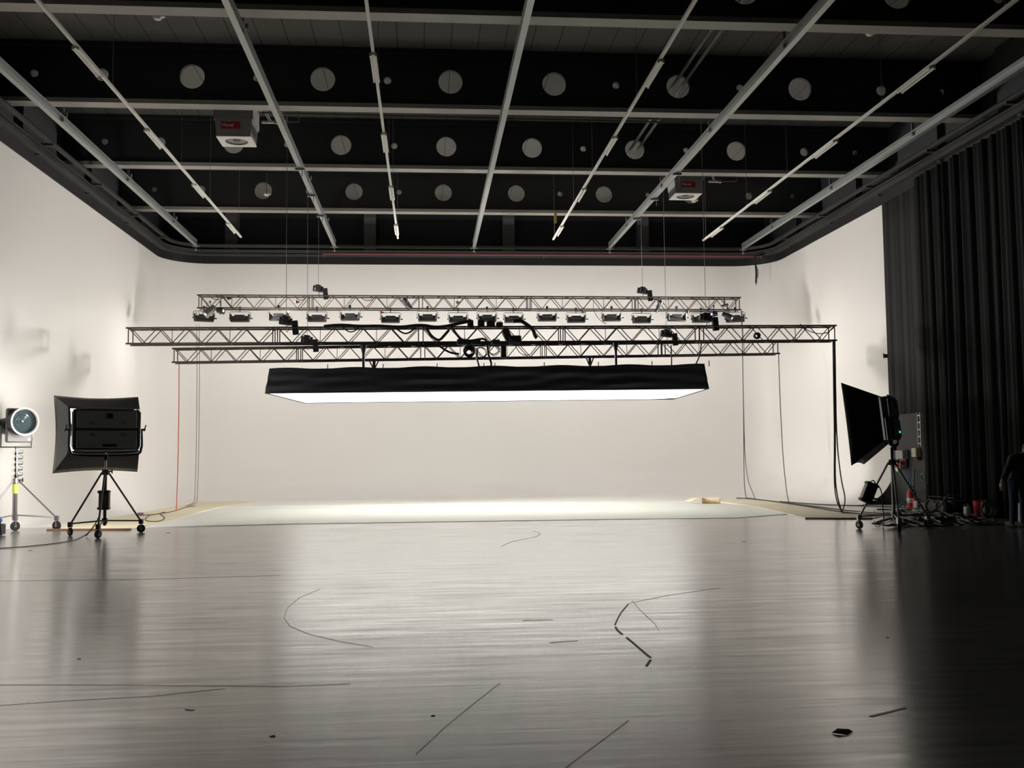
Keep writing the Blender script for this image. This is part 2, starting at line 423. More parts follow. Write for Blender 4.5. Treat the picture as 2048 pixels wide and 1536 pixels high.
# ------------------------------------------------------------------ conduits with fluorescent battens
ZT = 1.6 + 6.9
cond_x = [-5.83, -.88, 4.15, 9.13]
cond_n = ['far left', 'left of centre', 'right of centre', 'far right']
cond_l = ['slim white ceiling conduit, leftmost of the four carrying tube lights', 'slim white ceiling conduit just left of the middle steel rail',
          'slim white ceiling conduit just right of the middle steel rail', 'slim white ceiling conduit, rightmost of the four carrying tube lights']
lamp0 = None
near = ['nearest', 'second nearest', 'third nearest', 'farthest']
where = ['on the leftmost ceiling conduit', 'on the ceiling conduit left of the middle rail', 'on the ceiling conduit right of the middle rail', 'on the rightmost ceiling conduit']
for i, x in enumerate(cond_x):
    y0, y1 = 9.0, 31.95
    t = thing('lighting_conduit', cond_l[i], 'conduit', (x, y0, ZT), 0, 'lighting conduits on the ceiling')
    MB().box((0, (y1 - y0) / 2, 0), (.055, y1 - y0, .05)).build('conduit_body', M_WHITE, t, smooth=False)
    for yy in (11, 14.6, 18.9, 24.2, 27.4, 31.6):
        MB().cone((0, yy - y0, .02), (0, yy - y0, ZD - ZT - .02), .006, n=5).cone((0, yy - y0, .02), (0, yy - y0, .07), .02, n=8).build('suspension_wire', M_STEEL, t)
    for k, yy in enumerate((17.52, 21.82, 26.13, 30.47)):
        lab = near[k] + ' white twin tube batten ' + where[i]
        if lamp0 is None:
            lamp0 = a = thing('fluorescent_batten', lab, 'ceiling light', (x, yy, ZT - .025), 0, 'twin tube battens')
            h = MB().box((0, 0, -.02), (.06, 1.24, .04), top=(1, 1))
            h.build('housing', M_WHITE, a, smooth=False)
            for s in (-1, 1):
                MB().cone((s * .045, -.58, -.045), (s * .045, .58, -.045), .017, n=12).build('lamp_tube', M_TUBE, a)
                for e in (-1, 1): MB().box((s * .045, e * .605, -.035), (.035, .04, .06)).build('lamp_holder', M_WHITE, a)
        else:
            a = copy_tree(lamp0); a.location = (x, yy, ZT - .025); a['label'] = lab

# ------------------------------------------------------------------ fan heaters
def heater(px, Y, label, side):
    w = .92; p = at(px, 300 if side > 0 else 410, Y)
    zb = (EYE + ray(px, 272) * (Y / ray(px, 272).y)).z if side > 0 else (EYE + ray(px, 386) * (Y / ray(px, 386).y)).z
    t = thing('fan_heater', label, 'heater', (p.x, Y, zb), 0, 'grey fan heaters under the ceiling')
    d = .9
    MB().box((0, d / 2, .62), (w, d, .42)).build('upper_casing', M_GREYUNIT, t, smooth=False)
    MB().box((0, d / 2, .22), (w * .86, d * .9, .38), top=(1.1, 1.08)).build('lower_casing', M_GREYUNIT, t, smooth=False)
    # bottom plate with a round outlet
    n = 40; outer = [Vector((-.41, .04, 0)), Vector((.41, .04, 0)), Vector((.41, .86, 0)), Vector((-.41, .86, 0))]
    hole = [Vector((.27 * math.cos(-2 * PI * i / n), .45 + .27 * math.sin(-2 * PI * i / n), 0)) for i in range(n)]
    loops = [outer, hole]; tr = tessellate_polygon(loops); flat = outer + hole
    mb = MB().add([(q.x, q.y, 0) for q in flat], [tuple(f) for f in tr])
    mb.add([(q.x, q.y, .02) for q in flat], [tuple(f) for f in tr])
    for ln in (range(0, 4), range(4, 4 + n)):
        ln = list(ln); mb.add([(flat[i].x, flat[i].y, z) for i in ln for z in (0, .02)], [(2 * i, 2 * ((i + 1) % len(ln)), 2 * ((i + 1) % len(ln)) + 1, 2 * i + 1) for i in range(len(ln))])
    mb.build('outlet_plate', M_WHITE, t, smooth=False)
    MB().lathe([(.272, .0), (.22, .03), (.10, .03), (.08, .01), (.0, .01)], (0, .45, .005), caps=False).build('swirl_outlet', M_RIM, t)
    MB().box((-.02 * side - .04, .03 - .025, .26), (.44, .02, .16)).build('label_plate', M_RED, t, smooth=False)
    c = bpy.data.curves.new('lettering', 'FONT'); c.body = 'Hoval'; c.size = .115; c.extrude = .004; c.align_x = 'LEFT'; c.align_y = 'CENTER'
    o = bpy.data.objects.new('lettering', c); me = bpy.data.meshes.new_from_object(o); bpy.data.objects.remove(o); bpy.data.curves.remove(c)
    me.materials.clear(); me.materials.append(M_WHITE); me.name = 'lettering'
    o = bpy.data.objects.new('lettering', me); COL.objects.link(o); o.parent = t; o.location = (-.02 * side - .04 - .20, -.012, .265); o.rotation_euler = (PI / 2, 0, 0)
    for sx in (-1, 1): MB().cone((sx * .4, .1, .8), (sx * .4, .1, ZD - zb), .012, n=6).cone((sx * .4, .8, .8), (sx * .4, .8, ZD - zb), .012, n=6).build('hanger_rod', M_STEEL, t)
    # insulated pipes and valves on the right
    pp = MB().cone((w / 2 - .02, .1, .70), (w / 2 + .2, .1, .70), .05, n=10).cone((w / 2 + .24, .1, .7), (w / 2 + .38, .2, .42), .035, n=10).cone((w / 2 + .18, .16, .40), (w / 2 + .48, .16, .40), .035, n=10)
    pp.build('insulated_pipe', M_WHITE, t)
    MB().sphere((w / 2 + .53, .16, .4), .05, 8).cone((w / 2 + .2, .1, .76), (w / 2 + .36, .1, .76), .02, n=8).build('valve', M_BRASS, t)
    MB().tube([(w / 2 + .2, .12, .72), (w / 2 + 1.0, .14, .70), (w / 2 + 1.05, .14, .66), (w / 2 + 1.05, .14, .42), (w / 2 + .5, .16, .4)], .018, 6).build('pipe', M_GREYCABLE, t)
    return t
heater(466, 23.75, 'grey fan heater with a red label, beside the second ceiling rail', 1)
heater(1379, 28.75, 'smaller looking grey fan heater with a red label, beside the fourth ceiling rail', -1)

t = thing('heating_pipe', 'pair of thin dark pipes running sideways below the second girder', 'pipe', (-3.85, 23.6, 9.68))
for dz, dy in ((0, 0), (.1, .05)): MB().tube([(0, dy, dz), (9.6, dy, dz - .06)], .02, 6).build('pipe', M_RIM, t)
t = thing('heating_pipe', 'pair of dark pipes passing lengthwise through the round girder openings', 'pipe', (at(1355, 165, 23.03).x, 10, ZB + .69))
for dx in (-.13, .09): MB().cone((dx, 0, 0), (dx, 19.3, 0), .04, n=10).build('pipe', M_RIM, t)
for px, py, Y, lab in ((315, 35, 19.0, 'small white ceiling sensor near the upper left, behind the nearest girder'), (1740, 67, 19.0, 'small white ceiling sensor near the upper right, behind the nearest girder'),
                  (533, 389, 30.6, 'small white hanging sensor seen before a round girder opening on the left'), (1388, 402, 30.6, 'small white hanging sensor just under the farther fan heater'),
                  (133, 326, 29.5, 'small white sensor beside the left rim of the white wall')):
    p = at(px, py, Y)
    t = thing('ceiling_sensor', lab, 'sensor', p, 0, 'white ceiling sensors')
    MB().lathe([(.0, -.05), (.06, -.04), (.09, 0), (.06, .05), (.02, .07)], n=14).box((.07, 0, .03), (.12, .08, .05)).build('sensor_head', M_WHITE, t)
    MB().cone((0, 0, .06), (0, 0, ZD - p.z), .01, n=6).build('drop_rod', M_RIM, t)
p = at(1109, 436, 33.08)
tag(MB().box((p.x, 32.87, ZB - .17), (.09, .02, .36)).box((p.x, 32.98, ZB - .005), (.09, .26, .02)).build('webbing_strap', M_YSTRAP), 'short yellow webbing strap hanging from the farthest girder', 'strap')
a, b = at(645, 507, 36.3), at(1518, 512, 36.3)
t = thing('red_pipe', 'long dull red pipe along the top of the back wall', 'pipe', a)
MB().tube([(0, 0, 0), b - a], .05, 10).build('pipe', M_REDPIPE, t)
MB().cone(b - a, b - a + Vector((.1, 0, 0)), .09, n=12).box(b - a + Vector((.05, .25, .0)), (.05, .6, .06)).box((.05, .25, 0), (.05, .6, .06)).box((b - a) * .5 + Vector((0, .25, 0)), (.05, .6, .06)).build('end_bracket', M_RIM, t)
p = at(1511, 527, 36.2); q = at(1512, 566, 36.2)
t = thing('hanging_cable', 'short black cable bundle hanging from the right end of the red pipe', 'cable', p)
MB().tube([(0, 0, .32), (0, 0, 0), (.02, 0, (q.z - p.z) * .5), (0, 0, q.z - p.z)], .035, 8).build('bundle', M_CABLE, t)
MB().tube([(.03, 0, -.1), (.09, 0, -.3), (.07, 0, -.5), (.01, 0, -.6)], .02, 6, smooth=1).cone((0, 0, q.z - p.z), (0, 0, q.z - p.z - .08), .02, n=8).build('plug', M_STEEL, t)

# ------------------------------------------------------------------ trusses
def truss(pA, pB, label, nsec=5, nper=5, H=.40, D=.40, r=.024):
    """pA, pB: ends of the front top chord"""
    pA, pB = Vector(pA), Vector(pB)
    t = thing('lighting_truss', label, 'truss', pA, 0, 'lighting trusses over the stage')
    d = pB - pA; L = d.length
    for s in range(nsec):
        sec = MB()
        a, b = d * (s / nsec), d * ((s + 1) / nsec)
        ch = [Vector((0, 0, 0)), Vector((0, D, 0)), Vector((0, 0, -H)), Vector((0, D, -H))]
        e = d.normalized()
        # end frames
        for q in (a + e * .06, b - e * .06):
            for i, j in ((0, 2), (1, 3), (0, 1), (2, 3)): sec.cone(q + ch[i], q + ch[j], .016, n=6)
        for face in ((0, 2), (1, 3)):
            off = 0 if face == (0, 2) else .5
            n = nper * 2
            for k in range(n):
                p0 = (a + e * .06).lerp(b - e * .06, k / n); p1 = (a + e * .06).lerp(b - e * .06, (k + 1) / n)
                up, dn = face
                if k % 2 == 0: sec.cone(p0 + ch[up], p1 + ch[dn], .0125, n=6)
                else: sec.cone(p0 + ch[dn], p1 + ch[up], .0125, n=6)
        for k in range(nper):
            p0 = (a + e * .06).lerp(b - e * .06, (k + .5) / nper)
            sec.cone(p0 + ch[2], p0 + ch[3], .0125, n=6); sec.cone(p0 + ch[0] + e * .3, p0 + ch[1] + e * .05, .0125, n=6)
            if k % 2: sec.cone(p0 + ch[0] + Vector((.0, D * .1, 0)), p0 + ch[2], .009, n=6)
        so = sec.build('truss_section', M_ALU, t)
        for c in ch: MB().cone(a + c, b + c, r, n=10).build('chord', M_ALU, so)
    return t
YM, YLW, YT = 26.0, 28.9, 33.0
truss(at(252, 656, YM), at(1673, 651, YM), 'front lighting truss, longest and nearest of the three')
truss(at(344, 697, YLW), at(1559, 681, YLW), 'lowest lighting truss, just above the overhead softbox', H=.39)
truss(at(394, 590, YT), at(1482, 595, YT), 'rear lighting truss, highest of the three, with a row of panel lights', H=.42)

# ------------------------------------------------------------------ panel lights under the rear truss
fx = [(408, 623), (480, 624), (557, 621), (634, 624), (700, 621), (781, 626), (855, 623), (916, 626), (974, 624), (1027, 626), (1094, 623), (1152, 626),
      (1223, 623), (1283, 627), (1353, 623), (1402, 626), (1470, 625)]
panel0 = None
for i, (px, py) in enumerate(fx):
    Y = YT + (0.06 if i % 2 == 0 else .40)
    if i in (5, 7, 9, 11, 13): Y = YT + .40
    p = at(px, py - 1, Y)
    lab = 'black panel light with yoke, %s from the left under the rear truss' % ORD[i]
    if panel0 is None:
        panel0 = t = thing('panel_light', lab, 'stage light', p, 0, 'panel lights under the rear truss')
        R = rotm('X', math.radians(-5))
        body = MB().rbox((0, 0, -.255), (.62, .15, .19), .02, R)
        for s in (-1, 1): body.rbox((s * .29, -.01, -.215), (.04, .17, .24), .01, R)
        body.rbox((0, -.06, -.17), (.34, .08, .10), .015, R)
        body.build('body', M_GREYBLK, t)
        MB().box(R @ Vector((0, .078, -.01)) + Vector((0, 0, -.255)), (.52, .006, .11), R).build('light_face', G_CYC, t, smooth=False)
        y = MB().tube([(-.335, 0, -.26), (-.335, 0, -.05), (-.30, 0, -.01), (.30, 0, -.01), (.335, 0, -.05), (.335, 0, -.26)], .012, 6)
        y.build('yoke', M_STEEL, t)
        MB().cone((0, 0, -.02), (0, 0, .12), .016, n=8).box((0, 0, .12), (.07, .07, .08)).build('clamp', M_GREYBLK, t)
        MB().cone((.335, 0, -.23), (.41, 0, -.23), .02, n=8).cone((-.335, 0, -.23), (-.36, 0, -.23), .02, n=8).build('tilt_knob', M_GREYBLK, t)
    else:
        t = copy_tree(panel0); t.location = p; t['label'] = lab
    t.rotation_euler = (0, 0, (.35 if i == 0 else -.4 if i == 16 else rnd.uniform(-.04, .04)))

# ------------------------------------------------------------------ chain hoists
def hoist(px, py, Y, ztruss, label, flip=1):
    p = at(px, py, Y)
    t = thing('chain_hoist', label, 'hoist', p, 0, 'chain hoists on the trusses')
    Ry = rotm('Y', math.radians(8 * flip)); s = Y / 33.0
    b = MB().cone(Ry @ Vector((-.19, 0, 0)), Ry @ Vector((.13, 0, 0)), .10, n=14).rbox(Ry @ Vector((-.03, -.03, .02)), (.2, .2, .22), .03, Ry)
    b.build('motor_body', M_GREYBLK, t)
    MB().box((.22 * flip, -.06, -.17), (.15, .13, .36), rotm('Y', math.radians(-6))).build('chain_bag', M_CABLE, t)
    MB().tube([(0, 0, -.1), (.0, 0, -.2), (.03, 0, -.24), (0, 0, -.28), (-.03, 0, -.24)], .012, 6).cone((0, 0, -.2), (0, 0, ztruss - p.z), .012, n=6).build('hook', M_STEEL, t)
    MB().cone((-.02, 0, .1), (-.02, 0, (ZB if Y > 32.5 else ZD) - p.z), .008, n=5).build('lifting_chain', M_STEEL, t)
zt = at(640, 592, YT).z
hoist(638, 578, YT + .2, zt, 'chain hoist with bag on the left of the rear truss')
hoist(1286, 582, YT + .2, zt, 'chain hoist with bag on the right of the rear truss')
zm = at(578, 658, YM).z
hoist(574, 643, YM + .2, zm, 'chain hoist with bag on the left of the front truss')
hoist(1413, 636, YM + .2, zm, 'chain hoist with bag on the right of the front truss')
zl = at(617, 692, YLW).z
hoist(616, 680, YLW + .2, zl, 'chain hoist with bag on the left of the lowest truss')
hoist(1334, 668, YLW + .2, zl, 'chain hoist with bag on the right of the lowest truss')

# ------------------------------------------------------------------ overhead softbox
SX0, SX1, SY0, SY1, SZ0, SZ1 = -4.10, 7.26, 25.5, 30.5, 3.16, 3.80
t = thing('overhead_softbox', 'huge overhead softbox with black cloth skirt and glowing white underside', 'softbox', (SX0, 25.92, SZ0), math.radians(-4.1))
SX0, SX1, SY0, SY1 = 0.0, 11.37, 0.0, 5.1
dz = SZ1 - SZ0
def fold(u, v):
    return .030 * math.sin(17 * u + 7 * v * math.sin(5 * u) - 8 * v) * math.sin(PI * v) + .022 * math.sin(31 * u - 13 * v + 2 * math.sin(9 * u)) * (1 - v) * v * 4 + .018 * math.sin(9 * u + 15 * v) * math.sin(PI * v) ** .5
def side(ax):
    def fn(u, v):
        ins = .10 * v; z = dz * v + (.02 * math.sin(40 * u) * (v > .98))
        if ax == 'front': return (SX0 + ins + (SX1 - SX0 - 2 * ins) * u, SY0 + fold(u, v) + .03 * v, z)
        if ax == 'back': return (SX0 + ins + (SX1 - SX0 - 2 * ins) * u, SY1 - fold(u, v) - .03 * v, z)
        k = 1 if ax == 'left' else -1; x = SX0 if ax == 'left' else SX1
        return (x + k * (ins + .06 * math.sin(PI * v) * (v)), SY0 + (SY1 - SY0) * u + .03 * v * (1 - 2 * u), z)
    return fn
sk = MB()
sk.grid(side('front'), 160, 14).grid(side('back'), 60, 8).grid(side('left'), 30, 8).grid(side('right'), 30, 8)
sk.build('skirt', M_CLOTH, t, solid=.008)
MB().box(((SX0 + SX1) / 2, (SY0 + SY1) / 2, dz - .02), (SX1 - SX0 - .24, SY1 - SY0 - .1, .02)).build('top_cover', M_CLOTH, t, smooth=False)
def dif(u, v):
    sag = -.03 * math.sin(PI * u) * math.sin(PI * v); x = SX0 + .05 + (SX1 - SX0 - .1) * u; y = SY0 + .05 + (SY1 - SY0 - .1) * v
    y -= .55 * max(0, (u - .93) / .07) ** 2 * v
    return (x, y, .015 + sag)
MB().grid(dif, 40, 16).build('diffuser', G_OVER, t)
fr = MB()
for y in (SY0 + .02, SY1 - .02): fr.cone((SX0 + .02, y, .02), (SX1 - .02, y, .02), .024, n=8)
for x in (SX0 + .02, SX1 - .02): fr.cone((x, SY0 + .02, .02), (x, SY1 - .02, .02), .024, n=8)
fr.build('frame', M_GREYBLK, t)
for px in (652, 765, 874, 968, 990, 1088, 1195, 1300, 1411):
    p = at(px, 738, 25.7); p.x += 4.10; MB().cone((p.x, SY0 + .2, dz - .04), (p.x, SY0 + .2, dz + .11), .012, n=6).build('spigot', M_GREYBLK, t)
zsb = SZ1
def strap(px, Y, z0, z1, label, vee):
    x = at(px, 730, Y).x
    t = thing('hanging_strap', label, 'strap', (x, Y, z1), 0, 'straps holding the overhead softbox')
    mb = MB()
    h = z0 - z1
    if vee: mb.tube([(-.13, 0, h), (0, 0, h * .45), (0, 0, 0)], .02, 6).tube([(.13, 0, h), (0, 0, h * .45)], .02, 6)
    else: mb.cone((0, 0, 0), (0, 0, h), .035, n=8)
    mb.build('webbing', M_GREYBLK, t)
    MB().cone((0, 0, h), (0, 0, h - .25), .09 if not vee else .05, .03, n=8).build('shackle', M_GREYBLK, t)
zmb = at(727, 690, YM).z; zlb = at(748, 722, YLW).z
strap(727, YM + .05, zmb, zsb, 'thick black strap on the left between front truss and softbox', False)
strap(1232, YM + .05, at(1232, 684, YM).z, zsb, 'thick black strap on the right between front truss and softbox', False)
strap(748, YLW, zlb, zsb, 'vee shaped black strap on the left between lowest truss and softbox', True)
strap(1180, YLW, at(1180, 712, YLW).z, zsb, 'vee shaped black strap on the right between lowest truss and softbox', True)

# ------------------------------------------------------------------ cables
def cable(pts, r, label, m=M_CABLE, name='cable', cat='cable', group=None, sm=2):
    return tag(MB().tube(pts, r, 7, smooth=sm).build(name, m), label, cat, group)
cable([at(955, 700, YM + .9), at(953, 718, YM + .5), at(958, 732, YM + .3), (at(957, 738, YM).x, YM, zsb)], .03, 'black feed cable dropping from the truss middle to the softbox, left one')
cable([at(975, 690, YM), at(977, 712, YM + .2), at(984, 728, YM + .2), (at(980, 738, YM).x, YM, zsb)], .03, 'black feed cable dropping from the truss middle to the softbox, right one')
cable([at(1342, 690, YM + .2), at(1343, 712, YM + .2), (at(1347, 738, YM).x, YM + .2, zsb)], .018, 'thin cable from the lowest truss to the softbox, under the right hoist')
cable([at(1403, 682, YM + .2), at(1400, 712, YM + .2), (at(1392, 738, YM).x, YM + .2, zsb)], .018, 'thin slanting cable from the front truss to the right end of the softbox')
f0 = fl(352, 1021, .02)
cable([at(358, 725, f0.y), at(358, 800, f0.y), at(356, 930, f0.y), at(353, 1015, f0.y), f0], .014, 'red cable hanging from the left end of the lowest truss to the floor', M_REDCABLE)
for dx, k in ((0, 'left'), (5, 'right')):
    f0 = fl(388 + dx, 1006, .05)
    cable([at(393 + dx, 624, YT), at(394 + dx, 720, f0.y), at(393 + dx, 880, f0.y), at(390 + dx, 994, f0.y), f0, fl(372 + dx, 1012, .04)], .009, 'thin grey cable of a pair dropping from the rear truss at left, %s one' % k, M_GREYCABLE)
f0 = fl(1492, 994, .06)
cable([at(1483, 622, YT), at(1485, 700, f0.y), at(1487, 820, f0.y), at(1488, 970, f0.y), f0], .014, 'straight grey cable dropping from the right end of the rear truss', M_GREYCABLE)
cable([at(1484, 622, YT + .1), at(1487, 820, f0.y), at(1491, 950, f0.y), fl(1510, 997, .06)], .012, 'curved grey cable dropping from the right end of the rear truss', M_GREYCABLE)
f0 = fl(1578, 1006, .04)
cable([at(1557, 707, YLW), at(1560, 800, f0.y), at(1566, 920, f0.y), at(1574, 990, f0.y), f0], .012, 'thin grey cable hanging from the right end of the lowest truss', M_GREYCABLE)
for k, (dx, b1, b2, nm) in enumerate(((0, 1676, 1670, 'straight middle'), (2, 1692, 1682, 'bulging right'), (-2, 1672, 1668, 'bulging left'))):
    f0 = fl(1684, 1025, .02)
    cable([at(1668 + dx, 683, YM), at(1669 + dx, 760, f0.y), at(1671 + dx, 880, f0.y), at(b2, 960, f0.y), at(b1, 1000, f0.y), f0], .016, 'grey cable in the bundle under the front truss right end, %s strand' % nm, M_GREYCABLE)
# cables along the front truss
def sagline(x0, x1, y0, y1, Y, n=10, dip=0):
    return [at(x0 + (x1 - x0) * i / n, y0 + (y1 - y0) * i / n + dip * math.sin(PI * i / n), Y) for i in range(n + 1)]
lay = [at(px, py, YM - .03) for px, py in ((648, 653), (680, 650), (720, 653), (760, 652), (800, 655), (830, 651), (850, 651), (870, 655), (893, 653), (925, 645), (942, 642))]
cable(lay, .045, 'thick black cable bundle lying along the top of the front truss')
cable(sagline(686, 718, 655, 655, YM - .03, dip=9), .016, 'short cable swag under the top of the front truss, left of two')
cable(sagline(792, 832, 656, 654, YM - .03, dip=12), .022, 'cable swag under the top of the front truss, right of two')
cable([at(px, py, YM - .04) for px, py in ((853, 655), (862, 672), (878, 682), (888, 672), (898, 660))], .035, 'thick cable loop hanging in the middle of the front truss')
cable([at(px, py, YM - .04) for px, py in ((904, 655), (914, 670), (922, 680), (940, 682), (968, 676), (975, 684))], .03, 'thick black cable slanting down across the truss middle')
cable([at(px, py, YM - .04) for px, py in ((1026, 643), (1040, 640), (1055, 650), (1066, 658), (1070, 672), (1074, 676))], .05, 'thick black cable arching down right of the power boxes')
cable([at(px, py, YM) for px, py in ((1600, 648), (1612, 660), (1635, 668), (1655, 666), (1668, 655))], .012, 'thin cable loops in the right end bay of the front truss')
cable([at(px, py, YT) for px, py in ((418, 592), (430, 600), (442, 598), (447, 590))], .012, 'thin cable swag in the left bay of the rear truss')
cable([at(px, py, YT) for px, py in ((590, 592), (598, 601), (608, 600), (614, 592))], .012, 'thin cable swag left of the rear truss hoist')
cable([at(px, py, YT) for px, py in ((720, 594), (732, 602), (745, 600), (752, 594))], .012, 'thin cable swag between rear truss bays left of centre')
cable([at(px, py, YT) for px, py in ((1188, 600), (1186, 615), (1192, 632), (1204, 644), (1212, 648))], .010, 'thin cable dangling under the rear truss right of centre')
cable([at(px, py, YM + 2) for px, py in ((876, 690), (890, 700), (902, 706), (918, 708))], .03, 'dark cable crossing the lowest truss left of the cable coil')
cable([at(px, py, YLW - .05) for px, py in ((1030, 690), (1040, 708), (1058, 712), (1068, 700), (1075, 690))], .012, 'thin cable loop in the lowest truss right of the black box')
def coil(cpos, R, turns, r, label, tilt=0, m=M_CABLE, flat=False, name='cable_coil'):
    t = thing(name, label, 'cable', cpos)
    for k in range(turns):
        rr = R * (1 - .10 * k + rnd.uniform(-.04, .04)); ox, oz = rnd.uniform(-.06, .06) * R, rnd.uniform(-.06, .06) * R
        pts = []
        for i in range(24):
            a = 2 * PI * i / 24; w = 1 + .05 * math.sin(3 * a + k)
            if flat: pts.append((rr * w * math.cos(a) + ox, rr * w * math.sin(a) + oz, r + k * r * 1.2))
            else: pts.append((rr * w * math.cos(a) + ox, (k - turns / 2) * r * 1.6, rr * w * math.sin(a) + oz))
        MB().tube(pts, r, 6, closed=True).build('cable_turn', m, t)
    return t
coil(at(938, 704, YM + .3), .145, 6, .02, 'round black cable coil hanging from the front truss middle')
coil(at(962, 705, YM + 1.2), .16, 3, .008, 'loose thin cable loops beside the round cable coil')
coil(at(988, 700, YM + 1.6), .15, 3, .008, 'loose thin cable loops left of the black box in the lowest truss')
coil(at(1513, 672, YM - .02), .075, 4, .022, 'small dark cable coil in the right part of the front truss')
# power boxes, spotlights and other gear on the trusses
def gear_box(x0, y0, x1, y1, Y, label, d=.25, name='power_box', m=M_GREYBLK):
    a, b = at(x0, y0, Y), at(x1, y1, Y)
    t = thing(name, label, 'box', ((a.x + b.x) / 2, Y + d / 2, b.z), 0, 'power boxes on the trusses')
    w, h = abs(b.x - a.x), abs(a.z - b.z)
    MB().rbox((0, 0, h / 2), (w, d, h), .012).build('casing', m, t)
    MB().tube([(-w * .3, 0, h), (-w * .3, 0, h + .03), (w * .3, 0, h + .03), (w * .3, 0, h)], .008, 6).box((0, -d / 2 - .006, h * .5), (w * .4, .012, h * .35)).build('handle', M_RIM, t)
for a in ((935, 640, 947, 654, YM, 'black power box on the front truss, leftmost of the four'), (956, 640, 969, 653, YM, 'black power box on the front truss, second of the four'),
          (974, 641, 990, 653, YM, 'black power box on the front truss, third of the four'), (993, 644, 1006, 653, YM, 'flat black power box on the front truss, rightmost of the four'),
          (914, 678, 936, 688, YM - .12, 'low black box on the bottom of the front truss, left of middle'), (944, 680, 962, 688, YM - .12, 'small low black box on the bottom of the front truss, at middle'),
          (984, 679, 1000, 688, YM - .12, 'low black box beside the big spotlight on the front truss'), (1002, 691, 1013, 715, YLW - .2, 'upright black box hanging in the lowest truss')):
    gear_box(*a)
def spot(px, py, Y, Lg, r, ang, label, m=M_GREYBLK, aim=None):
    p = at(px, py, Y)
    t = thing('spotlight', label, 'stage light', p, 0, 'small spotlights on the trusses')
    R = rotm('Y', ang)
    if aim: R = (Vector(aim) - p).to_track_quat('Z', 'Y').to_matrix()
    MB().lathe([(.0, -Lg * .5), (r * .75, -Lg * .5), (r * .8, -Lg * .15), (r, -Lg * .1), (r, Lg * .42), (r * 1.1, Lg * .42), (r * 1.1, Lg * .5), (r * .95, Lg * .5), (.0, Lg * .46)], R=R, n=16).build('barrel', m, t)
    MB().tube([R @ Vector((0, -r * 1.2, 0)), R @ Vector((0, -r * 1.3, -.0)) + Vector((0, 0, .12)), Vector((0, 0, r + .14)), R @ Vector((0, r * 1.3, 0)) + Vector((0, 0, .12)), R @ Vector((0, r * 1.2, 0))], .012, 6).cone((0, 0, r + .13), (0, 0, r + .2), .025, n=8).build('yoke', M_RIM, t)
    W_ = (W_SPOT * (1.0 if aim[0] > 0 else .85) if (aim[0] > 0) != (p.x > 2) else W_NEAR) if aim else 0
    if aim:                                  # a lit lamp throws its beam across the stage onto the far white wall
        MB().lathe([(.0, Lg * .47), (r * .93, Lg * .47)], R=R, n=16).build('lens', G_CYC, t)
        l = bpy.data.lights.new('lamp_beam', 'SPOT'); l.energy = W_; l.spot_size = math.radians(80 if W_ > 800 else 118); l.spot_blend = 1.0; l.shadow_soft_size = .7 if W_ > 800 else .1; l.color = (1, .955, .915)
        lo = bpy.data.objects.new('lamp_beam', l); COL.objects.link(lo); lo.parent = t
        lo.matrix_local = Matrix.Translation(R @ Vector((0, 0, Lg * .55))) @ (R @ rotm('X', PI)).to_4x4()
spot(815, 607, YT, .42, .075, math.radians(-38), 'slanted black spotlight in the rear truss left of centre')
spot(1317, 613, YT, .42, .07, math.radians(28), 'slanted black spotlight in the rear truss right of its hoist')
spot(420, 622, YT - .6, .40, .13, math.radians(-40), 'shiny metal spotlight at the left end of the rear truss', M_STEEL, aim=(XL, 31.0, 3.8))
spot(441, 621, YT - .5, .22, .11, math.radians(10), 'small dark spotlight beside the shiny one on the rear truss', aim=(XR, 28, 4.0))
spot(1455, 632, YT - .6, .36, .10, math.radians(60), 'dark spotlight at the right end of the rear truss', aim=(XR, 30.6, 4.0))
spot(1428, 628, YT - .5, .2, .10, math.radians(8), 'small bluish spotlight just right of the front truss hoist', mat('navy_enamel', (.02, .03, .09), .4), aim=(XL, 27, 4.2))
spot(1449, 611, YT, .25, .05, math.radians(80), 'slim chrome spotlight lying in the right end of the rear truss', M_STEEL)
for px, py, Y, lab in ((457, 597, YT, 'small dark clamp under the rear truss top, left end'), (593, 604, YT, 'small red clamp hanging in the rear truss, left bay'), (762, 625, YT, 'small red clamp beside the sixth panel light'),
                  (915, 605, YT, 'small red clamp hanging in the middle of the rear truss'), (1166, 624, YT, 'small dark clamp beside the twelfth panel light'), (1375, 624, YT, 'small dark clamp right of the fifteenth panel light')):
    p = at(px, py, Y)
    t = thing('clamp', lab, 'clamp', p, 0, 'loose clamps on the rear truss')
    MB().lathe([(.0, -.05), (.05, -.03), (.06, .02), (.02, .05), (.0, .06)], n=10).box((.05, 0, 0), (.09, .04, .04)).build('jaw', M_REDPIPE if 'red' in lab else M_GREYBLK, t)
    MB().cone((0, 0, .03), (0, 0, .14), .008, n=6).build('hanger', M_STEEL, t)
# big tilted profile light on the front truss
p = at(1015, 672, YM - .1)
t = thing('profile_spotlight', 'big black profile spotlight leaning on the middle of the front truss', 'stage light', p)
Rt = rotm('Y', math.radians(-28))
MB().rbox(Rt @ Vector((0, 0, .03)), (.19, .2, .34), .03, Rt).build('lens_barrel', M_GREYBLK, t)
MB().rbox((.19, 0, -.09), (.34, .24, .19), .03).build('lamp_house', M_GREYBLK, t)
MB().tube([(.0, -.14, .0), (.1, -.15, -.12), (.2, -.14, -.16)], .015, 6).build('yoke', M_RIM, t)

